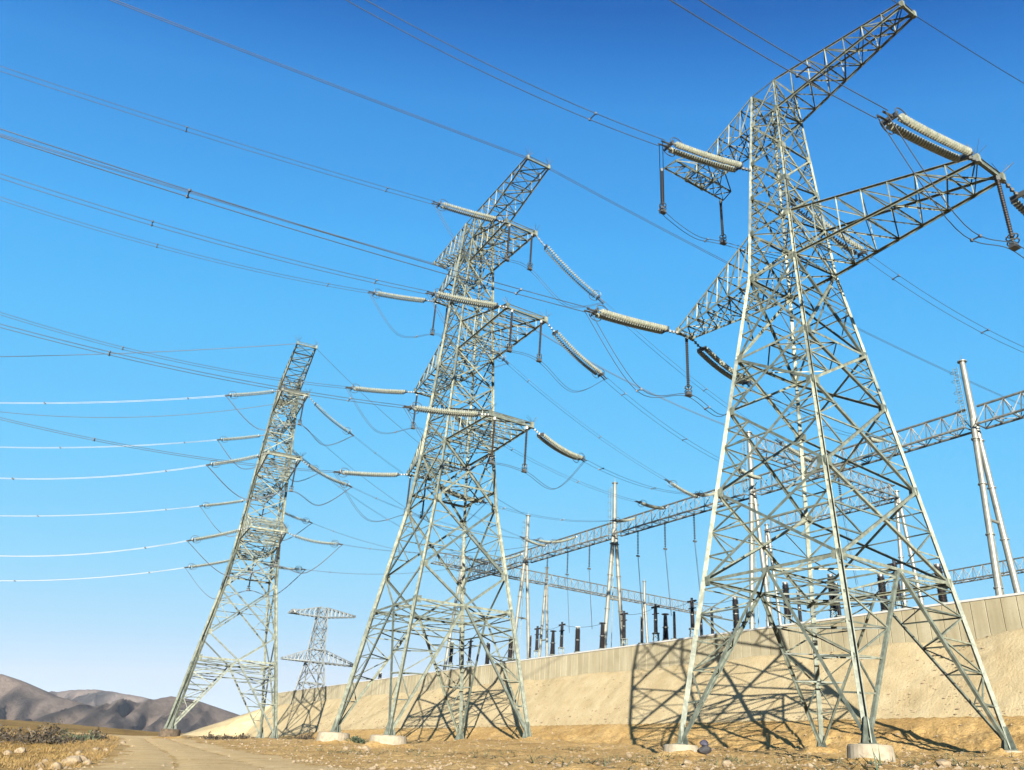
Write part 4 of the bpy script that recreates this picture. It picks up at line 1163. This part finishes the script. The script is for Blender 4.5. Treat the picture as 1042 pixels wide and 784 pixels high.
# scattered stones and weeds of the bench: too many to count
def scatter_stones():
    mb = MB(); rs = random.Random(3); k = 0
    base = [np.array(v) for v in ((1, 0, 0), (-1, 0, 0), (0, 1, 0), (0, -1, 0), (0, 0, 1), (0, 0, -1))]
    fs = [(0, 2, 4), (2, 1, 4), (1, 3, 4), (3, 0, 4), (2, 0, 5), (1, 2, 5), (3, 1, 5), (0, 3, 5)]
    xs, ys = [], []
    while len(xs) < 5200:
        r = 24 * (190 / 24) ** rs.random(); th = rs.uniform(-.62, .60); x, y = r * math.sin(th), r * math.cos(th); s, t = wall_st(x, y)
        if t < RUN + .3: continue
        if x < np.interp(y, ROADC[:, 1], ROADC[:, 0]) - 6 and rs.random() < .75: continue
        xs.append(x); ys.append(y)
    xs, ys = np.array(xs), np.array(ys); zs = ground_z(xs, ys); rd_ = road_dist(xs, ys)
    for x, y, z, d in zip(xs, ys, zs, rd_):
        if d < ROADW and rs.random() < .8: continue
        r = rs.choice([.03, .04, .05, .07, .11]) * (.7 + math.hypot(x, y) / 130) * rs.uniform(.7, 1.2)
        a = rs.uniform(0, 6.28); ca, sa = math.cos(a), math.sin(a)
        mb.add([np.array([x, y, z + r * .2]) + np.array([(v[0] * ca - v[1] * sa) * r * 1.3, (v[0] * sa + v[1] * ca) * r, v[2] * r * .75]) * rs.uniform(.75, 1.2) for v in base], fs)
    o = mb.build('loose_stones', ROCK); o['kind'] = 'stuff'
scatter_stones()
def scatter_slope_stones():
    mb = MB(); rs = random.Random(14)
    base = [np.array(v) for v in ((1, 0, 0), (-1, 0, 0), (0, 1, 0), (0, -1, 0), (0, 0, 1), (0, 0, -1))]
    fs = [(0, 2, 4), (2, 1, 4), (1, 3, 4), (3, 0, 4), (2, 0, 5), (1, 2, 5), (3, 1, 5), (0, 3, 5)]
    for i in range(2600):
        s = -42 + 190 * rs.random() ** 1.6; u = rs.random() ** .7; tz = float(toe_z(np.array(s))); p = wall_pt(s, RUN * u + .05, ZB + (tz - ZB) * u)
        r = rs.choice([.04, .05, .06, .08, .13]) * rs.uniform(.7, 1.3) * (1 + max(0, s) / 160)
        mb.add([p + np.array([v[0] * 1.4, v[1], v[2] * .8]) * r * rs.uniform(.7, 1.2) for v in base], fs)
    o = mb.build('slope_rubble', ROCK); o['kind'] = 'stuff'
scatter_slope_stones()
def scatter_dry_grass():
    mb = MB(); rs = random.Random(21); xs, ys = [], []
    while len(xs) < 9000:
        y = 30 * (260 / 30) ** rs.random(); x0 = float(np.interp(y, ROADC[:, 1], ROADC[:, 0])); x = x0 - 6.5 - 60 * rs.random() ** 1.3 * (y / 100 + .35)
        if vnoise(np.array(x * .25), np.array(y * .25), 55) < -.15: continue
        xs.append(x); ys.append(y)
    zs = ground_z(np.array(xs), np.array(ys))
    for x, y, z in zip(xs, ys, zs):
        k = .8 + y / 130
        for m in range(3):
            d = unit([rs.gauss(0, .7), rs.gauss(0, .7), 1]); L = rs.uniform(.12, .34) * k; sd = unit(np.cross(d, (rs.uniform(-1, 1), rs.uniform(-1, 1), .1))) * .022 * k
            q = np.array([x + rs.gauss(0, .1), y + rs.gauss(0, .1), z]); mb.add([q - sd, q + sd, q + d * L], [(0, 1, 2)])
    o = mb.build('dry_grass', simple('straw', [(.3, (.085, .052, .014)), (.55, (.20, .125, .035)), (.75, (.36, .24, .08))], .35, .9)); o['kind'] = 'stuff'
scatter_dry_grass()
def scatter_weeds():
    mb = MB(); rs = random.Random(9)
    spots = [(x, y) for x, y in [(340, 765), (350, 767), (360, 766), (385, 768), (420, 765), (440, 770), (460, 768), (490, 767), (520, 766), (555, 773), (570, 764), (583, 763), (605, 778), (612, 775), (640, 771), (660, 772), (655, 778), (735, 772), (760, 777), (800, 778), (830, 774), (862, 777), (900, 780), (930, 779), (960, 776), (985, 779), (1000, 770), (550, 745), (500, 771), (745, 776), (655, 774), (598, 780)]]
    for x, y in spots:
        p = ground_hit(x, y)
        if p is None: continue
        for k in range(rs.randint(10, 26)):
            q = p + np.array([rs.gauss(0, 1.5), rs.gauss(0, .7), 0]); q[2] = float(ground_z(q[0], q[1]))
            for m in range(5):
                d = unit([rs.gauss(0, 1), rs.gauss(0, 1), rs.uniform(.02, .45)]); L = rs.uniform(.3, .85); s = unit(np.cross(d, (0, 0, 1))) * .035
                mb.add([q - s, q + s, q + d * L], [(0, 1, 2)])
    o = mb.build('weeds', WEED); o['kind'] = 'stuff'
scatter_weeds()
